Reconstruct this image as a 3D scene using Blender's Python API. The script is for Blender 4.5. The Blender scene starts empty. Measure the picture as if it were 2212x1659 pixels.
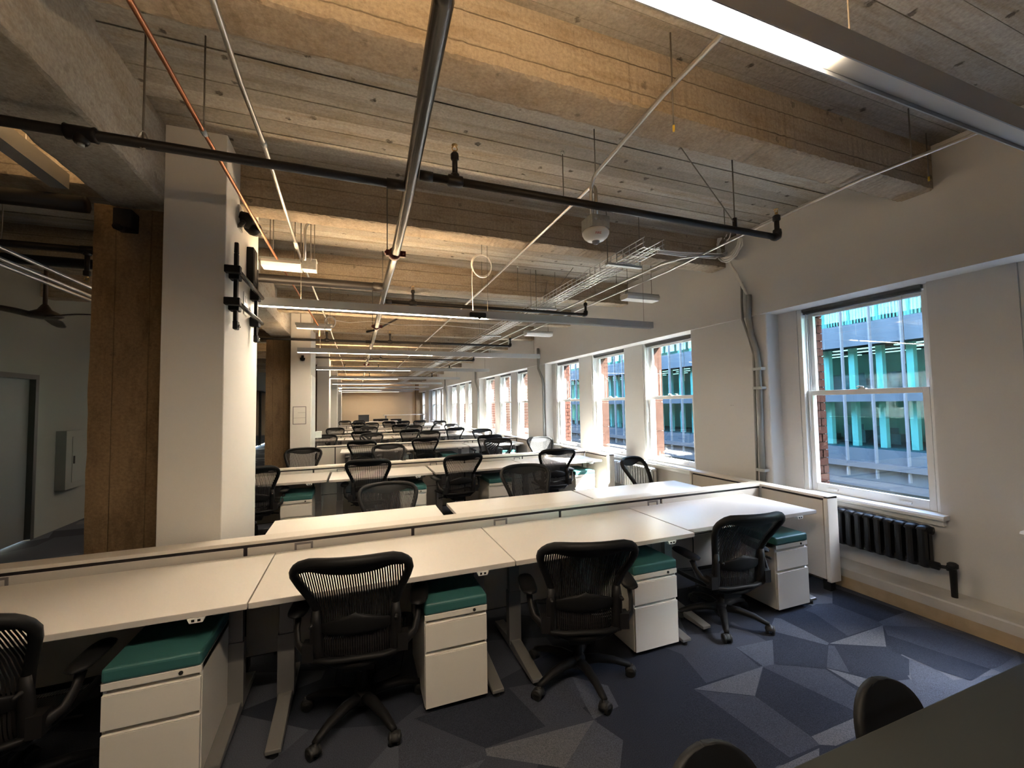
import bpy, bmesh, math, random
from mathutils import Vector, Matrix
random.seed(7)
PI = math.pi
C = bpy.context.scene.collection
SC = bpy.context.scene

# ------------------------------------------------------------------ camera, sky, sun, exposure
CAM_F, CAM_YAW, CAM_PITCH, CAM_ROLL, CAM_H = 899.3, 20.44, 2.767, -0.965, 1.667
def cam_axes():
    y, p, r = math.radians(CAM_YAW), math.radians(CAM_PITCH), math.radians(CAM_ROLL)
    w = Vector((math.sin(y)*math.cos(p), math.cos(y)*math.cos(p), math.sin(p)))
    rt = Vector((math.cos(y), -math.sin(y), 0)); up = rt.cross(w)
    return rt*math.cos(r)+up*math.sin(r), -rt*math.sin(r)+up*math.cos(r), w
AR, AU, AW = cam_axes()
cd = bpy.data.cameras.new('camera'); cam = bpy.data.objects.new('camera', cd); C.objects.link(cam)
m3 = Matrix((AR, AU, -AW)).transposed()
cam.matrix_world = Matrix.Translation((0, 0, CAM_H)) @ m3.to_4x4()
cd.sensor_width = 36; cd.lens = CAM_F/2212*36; cd.clip_start = 0.02; cd.clip_end = 400
SC.camera = cam

SKY_STRENGTH = 8.0
SUN_STRENGTH = 95.0
SUN_DIR = Vector((-1.0, .95, -1.15)).normalized()
wd = bpy.data.worlds.new('sky'); SC.world = wd; wd.use_nodes = True
nt = wd.node_tree; bg = nt.nodes['Background']
st = nt.nodes.new('ShaderNodeTexSky'); st.sky_type = 'NISHITA'; st.sun_disc = False
st.sun_elevation = math.radians(41); st.sun_rotation = math.radians(136); st.altitude = 50
nt.links.new(st.outputs[0], bg.inputs[0]); bg.inputs[1].default_value = SKY_STRENGTH
sd = bpy.data.lights.new('sun', 'SUN'); sd.energy = SUN_STRENGTH; sd.angle = math.radians(0.6); sd.color = (1, .965, .91)
so = bpy.data.objects.new('sun', sd); C.objects.link(so)
so.rotation_euler = SUN_DIR.to_track_quat('-Z', 'Y').to_euler(); so.location = (30, -30, 40)
SC.view_settings.view_transform = 'Standard'; SC.view_settings.look = 'None'
SC.view_settings.gamma = 1.0; SC.view_settings.use_curve_mapping = False
SC.view_settings.exposure = 0.75
SC.cycles.max_bounces = 10; SC.cycles.diffuse_bounces = 6; SC.cycles.glossy_bounces = 4
SC.cycles.transparent_max_bounces = 24; SC.cycles.transmission_bounces = 6
SC.cycles.sample_clamp_indirect = 60.0; SC.cycles.caustics_reflective = False; SC.cycles.caustics_refractive = False
LAMP_POWER = 92.0      # emission of the lit pendant lenses
UP_POWER = 95.0        # emission of the pendants' uplight lens

# a pixel of the 2212x1659 frame laid onto a real plane
def ray(x, y): return AW*CAM_F + AR*(x-1106) - AU*(y-829.5)
def onz(x, y, z): d = ray(x, y); t = (z-CAM_H)/d.z; return Vector((d.x*t, d.y*t, z))
def onx(x, y, X): d = ray(x, y); t = X/d.x; return Vector((X, d.y*t, CAM_H+d.z*t))
def ony(x, y, Y): d = ray(x, y); t = Y/d.y; return Vector((d.x*t, Y, CAM_H+d.z*t))

# ------------------------------------------------------------------ materials
MATS = {}
def mat(name, col, rough=.5, metal=0., spec=.5, bump=None, noise=None, emit=None, estr=0., coat=0.):
    """plain surface with optional mottling noise=(scale, amount) and bump=(scale, strength)"""
    if name in MATS: return MATS[name]
    m = bpy.data.materials.new(name); m.use_nodes = True; n = m.node_tree; b = n.nodes['Principled BSDF']
    b.inputs['Base Color'].default_value = (*col, 1); b.inputs['Roughness'].default_value = rough
    b.inputs['Metallic'].default_value = metal; b.inputs['Specular IOR Level'].default_value = spec
    if coat: b.inputs['Coat Weight'].default_value = coat
    if emit: b.inputs['Emission Color'].default_value = (*emit, 1); b.inputs['Emission Strength'].default_value = estr
    if noise or bump:
        g = n.nodes.new('ShaderNodeNewGeometry')
    if noise:
        t = n.nodes.new('ShaderNodeTexNoise'); t.inputs['Scale'].default_value = noise[0]; t.inputs['Detail'].default_value = 5
        n.links.new(g.outputs['Position'], t.inputs['Vector'])
        r = n.nodes.new('ShaderNodeMapRange'); r.inputs[1].default_value = .3; r.inputs[2].default_value = .7
        r.inputs[3].default_value = 1-noise[1]; r.inputs[4].default_value = 1+noise[1]
        n.links.new(t.outputs[0], r.inputs[0])
        x = n.nodes.new('ShaderNodeVectorMath'); x.operation = 'SCALE'; x.inputs[0].default_value = col
        n.links.new(r.outputs[0], x.inputs['Scale']); n.links.new(x.outputs[0], b.inputs['Base Color'])
    if bump:
        t2 = n.nodes.new('ShaderNodeTexNoise'); t2.inputs['Scale'].default_value = bump[0]; t2.inputs['Detail'].default_value = 4
        n.links.new(g.outputs['Position'], t2.inputs['Vector'])
        bp = n.nodes.new('ShaderNodeBump'); bp.inputs['Strength'].default_value = bump[1]; bp.inputs['Distance'].default_value = .01
        n.links.new(t2.outputs[0], bp.inputs['Height']); n.links.new(bp.outputs[0], b.inputs['Normal'])
    MATS[name] = m; return m

def concrete(name, c1, c2, c3, stretch=(1, 1, 1), pits=.5, bump=.5, seam=None, island=0.):
    """cast concrete: large blotches between c1 and c2, stains of c3, small dark air holes; seam=(axis, spacing) draws form board joints"""
    m = bpy.data.materials.new(name); m.use_nodes = True; n = m.node_tree; b = n.nodes['Principled BSDF']; L = n.links.new
    b.inputs['Roughness'].default_value = .85; b.inputs['Specular IOR Level'].default_value = .25
    g = n.nodes.new('ShaderNodeNewGeometry')
    mp = n.nodes.new('ShaderNodeMapping'); mp.inputs['Scale'].default_value = stretch; L(g.outputs['Position'], mp.inputs[0])
    def noise(s, d, v=mp.outputs[0], rough=.6):
        t = n.nodes.new('ShaderNodeTexNoise'); t.inputs['Scale'].default_value = s; t.inputs['Detail'].default_value = d
        t.inputs['Roughness'].default_value = rough; L(v, t.inputs['Vector']); return t.outputs[0]
    def rng(v, a, c, lo=0., hi=1.):
        r = n.nodes.new('ShaderNodeMapRange'); r.inputs[1].default_value = a; r.inputs[2].default_value = c
        r.inputs[3].default_value = lo; r.inputs[4].default_value = hi; L(v, r.inputs[0]); return r.outputs[0]
    def mix(f, A, B, kind='MIX'):
        x = n.nodes.new('ShaderNodeMix'); x.data_type = 'RGBA'; x.blend_type = kind
        L(f, x.inputs[0])
        for s, v in ((6, A), (7, B)):
            if isinstance(v, tuple): x.inputs[s].default_value = (*v, 1)
            else: L(v, x.inputs[s])
        return x.outputs[2]
    big = rng(noise(1.3, 6), .35, .65); mid = rng(noise(5, 8, rough=.7), .48, .72); fine = noise(60, 5, g.outputs['Position'])
    col = mix(big, c1, c2); col = mix(mid, col, c3)
    fr = rng(fine, .3, .7, .78, 1.18)
    sc = n.nodes.new('ShaderNodeVectorMath'); sc.operation = 'SCALE'; L(col, sc.inputs[0]); L(fr, sc.inputs['Scale']); col = sc.outputs[0]
    vo = n.nodes.new('ShaderNodeTexVoronoi'); vo.inputs['Scale'].default_value = 5.5; vo.inputs['Randomness'].default_value = 1
    L(g.outputs['Position'], vo.inputs['Vector'])
    wob = noise(30, 3, g.outputs['Position'])
    ad = n.nodes.new('ShaderNodeMath'); ad.operation = 'MULTIPLY_ADD'; L(wob, ad.inputs[0]); ad.inputs[1].default_value = .25; L(vo.outputs['Distance'], ad.inputs[2])
    pit = rng(ad.outputs[0], .185, .25, pits, 0.)
    col = mix(pit, col, (.05, .04, .03))
    if island:
        ri = rng(g.outputs['Random Per Island'], 0, 1, 1-island, 1+island)
        s2 = n.nodes.new('ShaderNodeVectorMath'); s2.operation = 'SCALE'; L(col, s2.inputs[0]); L(ri, s2.inputs['Scale']); col = s2.outputs[0]
    L(col, b.inputs['Base Color'])
    h = n.nodes.new('ShaderNodeMath'); h.operation = 'SUBTRACT'; L(noise(14, 8, g.outputs['Position']), h.inputs[0]); L(pit, h.inputs[1])
    hh = h.outputs[0]
    if seam:
        sx = n.nodes.new('ShaderNodeSeparateXYZ'); L(g.outputs['Position'], sx.inputs[0])
        md = n.nodes.new('ShaderNodeMath'); md.operation = 'PINGPONG'; md.inputs[1].default_value = seam[1]/2; L(sx.outputs[seam[0]], md.inputs[0])
        sl = rng(md.outputs[0], .0, .006, 1., 0.)
        h2 = n.nodes.new('ShaderNodeMath'); h2.operation = 'SUBTRACT'; L(hh, h2.inputs[0]); L(sl, h2.inputs[1]); hh = h2.outputs[0]
        dk = rng(md.outputs[0], .0, .005, .45, 0.); col2 = mix(dk, col, (.06, .045, .03)); L(col2, b.inputs['Base Color'])
    bp = n.nodes.new('ShaderNodeBump'); bp.inputs['Strength'].default_value = bump; bp.inputs['Distance'].default_value = .012
    L(hh, bp.inputs['Height']); L(bp.outputs[0], b.inputs['Normal'])
    MATS[name] = m; return m

M_SLAB = concrete('board_formed_concrete', (.265, .24, .205), (.35, .325, .285), (.21, .165, .11), (.25, 2.2, 1), .85, .7, island=.22)
M_BEAM = concrete('beam_concrete', (.34, .27, .19), (.30, .25, .195), (.22, .16, .10), (.5, 1, 2.5), .45, .6, seam=(2, .15))
M_GIRD = concrete('girder_concrete', (.29, .26, .215), (.40, .375, .335), (.23, .19, .14), (1, .4, 2), .3, .8)
M_COLC = concrete('column_concrete', (.23, .155, .085), (.17, .115, .065), (.11, .072, .04), (1.5, 1.5, .5), .35, .5, seam=(0, .19))
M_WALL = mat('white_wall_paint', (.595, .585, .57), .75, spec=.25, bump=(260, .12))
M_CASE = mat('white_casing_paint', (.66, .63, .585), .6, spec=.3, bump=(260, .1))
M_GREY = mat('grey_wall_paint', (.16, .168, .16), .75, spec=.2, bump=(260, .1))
M_FAR = mat('far_wall_paint', (.47, .375, .27), .8, spec=.2)
M_TRIM = mat('white_trim_paint', (.72, .72, .70), .35, spec=.5)
M_TAN = mat('tan_toe_board', (.42, .32, .20), .55, noise=(9, .12))
M_LEDGE = mat('grey_ledge_paint', (.50, .475, .43), .6, noise=(4, .1))
M_DESK = mat('white_laminate', (.72, .675, .615), .32, spec=.45)
M_EDGE = mat('laminate_edge_band', (.54, .495, .45), .45)
M_PANEL = mat('woven_panel_fabric', (.58, .535, .475), .85, spec=.2, bump=(500, .25))
M_CAP = mat('painted_cap_rail', (.66, .61, .54), .42)
M_SEAM = mat('black_reveal_strip', (.012, .008, .010), .6)
M_RAIL = mat('dark_grey_blind_rail', (.10, .10, .10), .5)
M_PORT = mat('grey_cable_port', (.17, .15, .15), .5)
M_TEAL = mat('teal_vinyl', (.034, .118, .112), .42, spec=.45, bump=(300, .08))
M_PED = mat('white_enamel_steel', (.66, .62, .56), .38, spec=.45)
M_PEDIN = mat('pull_channel_shadow_grey', (.36, .33, .30), .5)
M_LEG = mat('silver_painted_steel', (.24, .23, .22), .38, metal=.5)
M_BLK = mat('black_plastic', (.008, .008, .0085), .55, spec=.2)
M_BLK2 = mat('graphite_plastic', (.011, .0105, .011), .5, spec=.22)
M_RUB = mat('black_rubber', (.01, .01, .01), .6)
M_CHROME = mat('polished_steel', (.75, .75, .76), .15, metal=1)
M_PIPE = mat('black_steel_pipe', (.011, .009, .0085), .45, spec=.3)
M_MAIN = mat('dark_steel_main', (.07, .067, .064), .27, metal=.85)
M_GALV = mat('galvanised_conduit', (.47, .455, .43), .28, metal=.9)
M_RISER = mat('grey_riser_conduit', (.26, .26, .25), .38, metal=.35)
M_GBOX = mat('galvanised_box', (.42, .43, .42), .45, metal=.5, noise=(40, .12))
M_COPPER = mat('copper_tube', (.46, .19, .095), .28, metal=.95)
M_RED = mat('red_coupling', (.14, .018, .014), .45)
M_BRASS = mat('brass', (.55, .36, .14), .3, metal=.9)
M_ROD = mat('threaded_rod_steel', (.16, .14, .12), .5, metal=.6)
M_FIX = mat('grey_powdercoat', (.36, .365, .37), .4, metal=.25)
M_LENS0 = mat('unlit_frosted_lens', (.70, .66, .60), .35)
M_LENS1 = mat('lit_frosted_lens', (.9, .8, .6), .4, emit=(1, .83, .62), estr=LAMP_POWER)
M_UPS = mat('lit_uplight_lens_dim', (.9, .8, .6), .4, emit=(1, .68, .36), estr=UP_POWER*.3)
M_UPL = mat('lit_uplight_lens', (.9, .8, .6), .4, emit=(1, .70, .40), estr=UP_POWER)
M_WHT = mat('white_plastic', (.78, .77, .74), .35)
M_CABLE = mat('white_cable_jacket', (.68, .66, .62), .45)
M_RADB = mat('black_cast_iron', (.008, .0085, .010), .5, spec=.3)
M_RADW = mat('white_cast_iron', (.72, .72, .70), .4)
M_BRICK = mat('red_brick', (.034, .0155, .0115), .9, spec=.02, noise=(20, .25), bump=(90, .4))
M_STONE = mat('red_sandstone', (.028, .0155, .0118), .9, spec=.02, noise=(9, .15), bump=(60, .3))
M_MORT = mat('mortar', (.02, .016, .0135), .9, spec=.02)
M_TABLE = mat('dark_grey_laminate', (.026, .027, .024), .65, spec=.18)
M_DOOR = mat('dark_grey_door', (.10, .105, .105), .5)
M_DOORF = mat('black_door_frame', (.02, .02, .019), .45)
M_SMOKE = mat('smoked_glass_front', (.020, .022, .024), .12, spec=.6)
M_FAN = mat('dark_bronze_fan', (.035, .022, .016), .35, metal=.3)
M_ASPH = mat('asphalt', (.02, .02, .02), .9)
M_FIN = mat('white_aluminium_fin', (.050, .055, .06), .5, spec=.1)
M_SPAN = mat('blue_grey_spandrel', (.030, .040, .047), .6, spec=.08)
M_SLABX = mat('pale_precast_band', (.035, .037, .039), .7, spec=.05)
M_CORE = mat('teal_partition_glass', (.085, .15, .145), .4)
M_COLX = mat('pale_green_column', (.15, .20, .185), .5)
M_DIM = mat('dark_office_furniture', (.05, .055, .06), .6)
M_XLAMP = mat('office_ceiling_lamp', (.8, .9, .9), .5, emit=(.72, 1, .98), estr=1.8)
M_SUNBLOCK = mat('dark_sun_blocker_cladding', (.16, .15, .14), .7)
M_DIFF = mat('grey_white_diffuser', (.56, .555, .54), .4)
M_DOME = mat('smoky_clear_dome', (.30, .30, .31), .08, spec=.9)
M_CLEAR = mat('clear_acrylic', (.80, .76, .70), .12, spec=.6)

def thin_glass(name, tint, refl=1.0):
    m = bpy.data.materials.new(name); m.use_nodes = True; n = m.node_tree; n.nodes.clear(); L = n.links.new
    o = n.nodes.new('ShaderNodeOutputMaterial'); mx = n.nodes.new('ShaderNodeMixShader')
    t = n.nodes.new('ShaderNodeBsdfTransparent'); t.inputs[0].default_value = (*tint, 1)
    g = n.nodes.new('ShaderNodeBsdfGlossy'); g.inputs['Roughness'].default_value = .0
    f = n.nodes.new('ShaderNodeLayerWeight'); f.inputs[0].default_value = .5
    p = n.nodes.new('ShaderNodeMath'); p.operation = 'POWER'; p.inputs[1].default_value = 5; L(f.outputs['Facing'], p.inputs[0])
    k = n.nodes.new('ShaderNodeMath'); k.operation = 'MULTIPLY_ADD'; k.inputs[1].default_value = .9; k.inputs[2].default_value = .04*refl; k.use_clamp = True
    L(p.outputs[0], k.inputs[0]); L(k.outputs[0], mx.inputs[0]); L(t.outputs[0], mx.inputs[1]); L(g.outputs[0], mx.inputs[2]); L(mx.outputs[0], o.inputs[0])
    MATS[name] = m; return m
M_GLASS = thin_glass('window_glass', (.92, .95, .95), 1.3)
M_TGLASS = thin_glass('teal_tinted_glass', (.66, .88, .88), .25)

def mesh_weave(name, pitch, open_w, gap_alpha=1.0):
    """suspension weave: dark vertical filaments with clear slots between them (object X)"""
    m = bpy.data.materials.new(name); m.use_nodes = True; n = m.node_tree; b = n.nodes['Principled BSDF']; L = n.links.new
    b.inputs['Base Color'].default_value = (.014, .013, .013, 1); b.inputs['Roughness'].default_value = .7; b.inputs['Specular IOR Level'].default_value = .2
    tc = n.nodes.new('ShaderNodeTexCoord'); sx = n.nodes.new('ShaderNodeSeparateXYZ'); L(tc.outputs['Object'], sx.inputs[0])
    pp = n.nodes.new('ShaderNodeMath'); pp.operation = 'PINGPONG'; pp.inputs[1].default_value = pitch/2; L(sx.outputs[0], pp.inputs[0])
    gt = n.nodes.new('ShaderNodeMath'); gt.operation = 'GREATER_THAN'; gt.inputs[1].default_value = pitch/2*(1-open_w); L(pp.outputs[0], gt.inputs[0])
    ml = n.nodes.new('ShaderNodeMath'); ml.operation = 'MULTIPLY'; ml.inputs[1].default_value = gap_alpha; L(gt.outputs[0], ml.inputs[0])
    tr = n.nodes.new('ShaderNodeBsdfTransparent'); mx = n.nodes.new('ShaderNodeMixShader')
    L(ml.outputs[0], mx.inputs[0]); L(b.outputs[0], mx.inputs[1]); L(tr.outputs[0], mx.inputs[2]); L(mx.outputs[0], n.nodes['Material Output'].inputs[0])
    MATS[name] = m; return m
M_WEAVE = mesh_weave('suspension_weave', .0115, .32)

def carpet_mat(name, cols):
    m = bpy.data.materials.new(name); m.use_nodes = True; n = m.node_tree; b = n.nodes['Principled BSDF']; L = n.links.new
    b.inputs['Roughness'].default_value = .95; b.inputs['Specular IOR Level'].default_value = .08
    g = n.nodes.new('ShaderNodeNewGeometry')
    if len(cols) > 1:
        mp = n.nodes.new('ShaderNodeMapping'); mp.inputs['Scale'].default_value = (2.1, 2.6, 0); mp.inputs['Rotation'].default_value = (0, 0, .6); L(g.outputs['Position'], mp.inputs[0])
        vo = n.nodes.new('ShaderNodeTexVoronoi'); vo.voronoi_dimensions = '2D'; vo.distance = 'EUCLIDEAN'; vo.inputs['Scale'].default_value = 1.0; L(mp.outputs[0], vo.inputs['Vector'])
        sx = n.nodes.new('ShaderNodeSeparateXYZ'); L(vo.outputs['Color'], sx.inputs[0])
        r = n.nodes.new('ShaderNodeValToRGB'); r.color_ramp.interpolation = 'CONSTANT'; e = r.color_ramp.elements
        while len(e) < len(cols): e.new(0)
        for i, c in enumerate(cols): e[i].position = i/len(cols); e[i].color = (*c, 1)
        L(sx.outputs[0], r.inputs[0]); base = r.outputs[0]
    else:
        r = n.nodes.new('ShaderNodeRGB'); r.outputs[0].default_value = (*cols[0], 1); base = r.outputs[0]
    t = n.nodes.new('ShaderNodeTexNoise'); t.inputs['Scale'].default_value = 260; t.inputs['Detail'].default_value = 3; L(g.outputs['Position'], t.inputs['Vector'])
    k = n.nodes.new('ShaderNodeMapRange'); k.inputs[1].default_value = .3; k.inputs[2].default_value = .7; k.inputs[3].default_value = .6; k.inputs[4].default_value = 1.4; L(t.outputs[0], k.inputs[0])
    s = n.nodes.new('ShaderNodeVectorMath'); s.operation = 'SCALE'; L(base, s.inputs[0]); L(k.outputs[0], s.inputs['Scale']); L(s.outputs[0], b.inputs['Base Color'])
    bp = n.nodes.new('ShaderNodeBump'); bp.inputs['Strength'].default_value = .5; bp.inputs['Distance'].default_value = .004; L(t.outputs[0], bp.inputs['Height']); L(bp.outputs[0], b.inputs['Normal'])
    MATS[name] = m; return m
CD, CM, CL, CLL = (.026, .030, .042), (.046, .051, .067), (.066, .072, .090), (.098, .102, .116)
M_CARP = carpet_mat('shard_pattern_carpet', [CD, CM, CL, CD, CM, CLL, CD, CL])
M_CD = carpet_mat('carpet_navy', [CD]); M_CM = carpet_mat('carpet_slate', [CM]); M_CL = carpet_mat('carpet_blue_grey', [CL]); M_CLL = carpet_mat('carpet_pale_grey', [CLL])

# ------------------------------------------------------------------ mesh helpers
class MB:
    def __init__(s): s.v = []; s.f = []; s.m = []; s.mi = 0; s.sm = []; s.smooth = False
    def face(s, idx): s.f.append(idx); s.m.append(s.mi); s.sm.append(s.smooth)
    def box(s, x0, x1, y0, y1, z0, z1, M=None):
        b = len(s.v); P = [(x0,y0,z0),(x1,y0,z0),(x1,y1,z0),(x0,y1,z0),(x0,y0,z1),(x1,y0,z1),(x1,y1,z1),(x0,y1,z1)]
        s.v += [tuple(M @ Vector(p)) if M else p for p in P]
        for q in ((3,2,1,0),(4,5,6,7),(0,1,5,4),(1,2,6,5),(2,3,7,6),(3,0,4,7)): s.face([b+i for i in q])
        return s
    def ring(s, rows, close_u=True, cap=True, close_v=False):
        """rows: list of point lists (same length) joined into a skin"""
        b = len(s.v); n = len(rows[0]); r = len(rows)
        for R in rows: s.v += [tuple(p) for p in R]
        for i in range(r if close_v else r-1):
            for j in range(n if close_u else n-1):
                i2 = (i+1) % r
                s.face([b+i*n+j, b+i*n+(j+1) % n, b+i2*n+(j+1) % n, b+i2*n+j])
        if cap and close_u and not close_v:
            s.face([b+j for j in range(n)][::-1]); s.face([b+(r-1)*n+j for j in range(n)])
        return s
    def tube(s, pts, rad, n=8, closed=False, squash=None):
        pts = [Vector(p) for p in pts]; k = len(pts); rows = []
        rads = rad if isinstance(rad, (list, tuple)) else [rad]*k
        up = None
        for i, p in enumerate(pts):
            a = pts[(i-1) % k] if (closed or i > 0) else p; c = pts[(i+1) % k] if (closed or i < k-1) else p
            t = (c-a).normalized()
            if up is None:
                up = Vector((0, 0, 1)) if abs(t.z) < .9 else Vector((1, 0, 0))
            u = (up - t*up.dot(t)); u = u.normalized() if u.length > 1e-6 else t.orthogonal().normalized(); w = t.cross(u); up = u
            su, sw = squash if squash else (1, 1)
            rows.append([p + (u*math.cos(q)*su + w*math.sin(q)*sw)*rads[i] for q in [2*PI*j/n for j in range(n)]])
        sm = s.smooth; s.smooth = n > 5; s.ring(rows, close_v=closed); s.smooth = sm
        return s
    def cyl(s, p0, p1, r, n=12, r1=None): return s.tube([p0, p1], [r, r if r1 is None else r1], n)
    def lathe(s, prof, c=(0, 0, 0), n=16, M=None):
        rows = [[Vector((c[0]+r*math.cos(2*PI*j/n), c[1]+r*math.sin(2*PI*j/n), c[2]+z)) for j in range(n)] for r, z in prof]
        if M: rows = [[M @ p for p in R] for R in rows]
        sm = s.smooth; s.smooth = True; s.ring(rows); s.smooth = sm; return s
    def poly(s, pts, h0, h1, axis='z'):
        """extrude a 2-D outline between h0 and h1 along axis"""
        def P(a, b, h): return {'z': (a, b, h), 'y': (a, h, b), 'x': (h, a, b)}[axis]
        s.ring([[P(a, b, h0) for a, b in pts], [P(a, b, h1) for a, b in pts]]); return s
    def sheet(s, rows):
        sm = s.smooth; s.smooth = True; s.ring(rows, close_u=False, cap=False); s.smooth = sm; return s
    def mesh(s, name, mats):
        me = bpy.data.meshes.new(name); me.from_pydata(s.v, [], s.f)
        for m in mats: me.materials.append(m)
        me.polygons.foreach_set('material_index', s.m); me.polygons.foreach_set('use_smooth', s.sm)
        bm = bmesh.new(); bm.from_mesh(me); bmesh.ops.recalc_face_normals(bm, faces=bm.faces); bm.to_mesh(me); bm.free()
        me.update(); return me
    def build(s, name, mats, parent=None, loc=None, rotz=0, bevel=0, seg=2):
        if not isinstance(mats, (list, tuple)): mats = [mats]
        return link(name, s.mesh(name, mats), parent, loc, rotz, bevel, seg)
def link(name, me, parent=None, loc=None, rotz=0, bevel=0, seg=2):
    o = bpy.data.objects.new(name, me); C.objects.link(o)
    if parent: o.parent = parent
    if loc is not None: o.location = loc
    if rotz: o.rotation_euler.z = rotz
    if bevel:
        b = o.modifiers.new('bevel', 'BEVEL'); b.width = bevel; b.segments = seg; b.limit_method = 'ANGLE'; b.angle_limit = math.radians(50)
    return o
def box(name, m, x0, x1, y0, y1, z0, z1, parent=None, bevel=0, M=None): return MB().box(x0, x1, y0, y1, z0, z1, M).build(name, m, parent, bevel=bevel)
def tag(o, label, cat, group=None):
    o['label'] = label; o['category'] = cat
    if group: o['group'] = group
    return o
def thing(name, label, cat, loc=(0, 0, 0), rotz=0, group=None):
    o = bpy.data.objects.new(name, None); o.empty_display_size = .1; C.objects.link(o); o.location = loc; o.rotation_euler.z = rotz
    return tag(o, label, cat, group)
def struct(o): o['kind'] = 'structure'; return o
def sroot(name):
    o = bpy.data.objects.new(name, None); C.objects.link(o); return struct(o)
KIDS = {}
def dup(root, loc, rotz, label, group=None):
    """copy a thing with its parts and sub-parts; the copies share mesh data"""
    r = root.copy(); C.objects.link(r); r.location = loc; r.rotation_euler = (0, 0, rotz); r['label'] = label
    if group: r['group'] = group
    def rec(a, b):
        for ch in a.children:
            c = ch.copy(); C.objects.link(c); c.parent = b; rec(ch, c)
    rec(root, r); return r
ORD = ['first', 'second', 'third', 'fourth', 'fifth', 'sixth', 'seventh', 'eighth', 'ninth', 'tenth']
# ------------------------------------------------------------------ the room
XU, XP, XM, XO = 4.06, 4.10, 4.28, 4.645      # upper wall, main piers, window plane, outside face
YB, YF, XL = -3.2, 30.0, -4.0                # behind the camera, far wall, left wall
ZS, ZB, ZG, ZH = 3.55, 3.23, 3.05, 2.59      # slab, beam soffit, girder soffit, window head
GP = 5.6                                     # column bay
f = MB(); f.box(XL-.1, XM, YB, YF, -.06, 0)
def P4(x, y): return (1472+x/2.989, 1104+y/2.989)
def P2(x, y): return (600+x/2.989, 1104+y/2.989)
TR = [(1, [(0,920),(350,880),(500,1000),(160,1110)]), (0, [(0,930),(0,1110),(75,1150),(160,1113)]),
 (2, [(350,880),(590,830),(595,990),(525,1003)]), (0, [(345,875),(525,1000),(500,1003)]),
 (3, [(525,1003),(80,1150),(475,1192)]), (0, [(530,1008),(1120,1290),(1125,1332),(840,1452),(475,1198)]),
 (1, [(80,1155),(475,1195),(835,1455),(890,1510),(700,1592),(120,1172)]), (3, [(1125,1332),(1160,1440),(1000,1515),(890,1508),(840,1455)]),
 (3, [(890,1530),(600,1665),(730,1659),(890,1582)]), (0, [(40,1172),(118,1172),(690,1592),(600,1660),(200,1660),(-60,1400)]),
 (1, [(530,1005),(600,993),(930,1020),(1140,1162),(1120,1190),(1115,1288)]), (0, [(600,770),(942,865),(932,1017),(600,990),(588,830)]),
 (2, [(600,690),(640,693),(955,850),(942,865),(570,770)]), (0, [(640,692),(770,645),(860,660),(1075,806),(955,852)]),
 (1, [(800,640),(870,600),(975,595),(1275,715),(1300,736),(1075,806),(860,662)]), (0, [(975,490),(1440,652),(1272,714),(975,597)]),
 (2, [(1272,714),(1440,652),(1740,775),(1640,752)]), (3, [(955,855),(1300,738),(1322,876)]),
 (1, [(950,866),(988,870),(1085,1042),(938,1010)]), (0, [(995,864),(1325,880),(1470,957),(1472,1060),(1232,1085),(1085,1042)]),
 (3, [(936,1014),(1228,1090),(1155,1142)]), (0, [(930,1020),(1155,1142),(1140,1163)]),
 (2, [(1470,955),(1640,1020),(1820,1130),(1640,1235),(1555,1245),(1480,1062)]), (0, [(1330,800),(2000,1020),(1870,1095),(1640,1020),(1325,880)]),
 (1, [(1300,738),(1640,752),(2150,940),(2060,1000),(2000,1018),(1330,800)])]
TR2 = [(3, [(1340,1535),(2040,1350),(1850,1660),(1350,1580)]), (2, [(2040,1350),(2230,1480),(2210,1660),(1850,1660)]),
 (2, [(1900,1070),(2130,1125),(2200,1260),(2040,1345),(1990,1260)]), (1, [(1490,1140),(1900,1070),(1990,1260),(1730,1390)]),
 (0, [(880,1340),(1490,1140),(1730,1390),(1340,1530)]), (1, [(780,1400),(1340,1535),(1350,1580),(1180,1660),(780,1660)]), (2, [(1180,1660),(1340,1600),(1290,1660)])]
for k, (tone, pts) in enumerate([(t, [P4(*p) for p in q]) for t, q in TR]+[(t, [P2(*p) for p in q]) for t, q in TR2]):
    b = len(f.v); f.v += [tuple(onz(x, y, 0.0012+k*.00004)) for x, y in pts]
    for i in range(len(pts)): f.v[b+i] = (min(f.v[b+i][0], 4.03), f.v[b+i][1], f.v[b+i][2])
    f.mi = 1+tone; f.face([b+i for i in range(len(pts))])
floor = struct(f.build('floor', [M_CARP, M_CD, M_CM, M_CL, M_CLL]))

ceiling = sroot('ceiling')
sl = MB(); y = YB
while y < YF:
    w = random.uniform(.12, .155); sl.box(XL, XU+.02, y+.002, min(y+w, YF)-.002, ZS+random.uniform(0, .010), 3.75); y += w
sl.box(XL, XU+.02, YB, YF, ZS+.014, 3.78)
sl.build('slab', M_SLAB, ceiling)
def rough_bar(name, m, a, b, c0, c1, z0, z1, axis, parent, jit=.0035, n=200):
    """a cast bar with slightly ragged arrises"""
    rows = []
    for i in range(n+1):
        t = a+(b-a)*i/n; j = lambda: random.uniform(-jit, jit)
        q = [(c0+j(), z0+j()), (c0+.018+j(), z0-.006+j()), (c1-.018+j(), z0-.006+j()), (c1+j(), z0+j()), (c1, z1), (c0, z1)]
        rows.append([(t, p, z) if axis == 'x' else (p, t, z) for p, z in q])
    return MB().ring(rows).build(name, m, parent)
BEAMS = [1.75+1.885*k for k in range(-2, 15)]
for yb in BEAMS: rough_bar('beam', M_BEAM, -1.3, XU+.01, yb, yb+.215, ZB, ZS+.05, 'x', ceiling)
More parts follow.
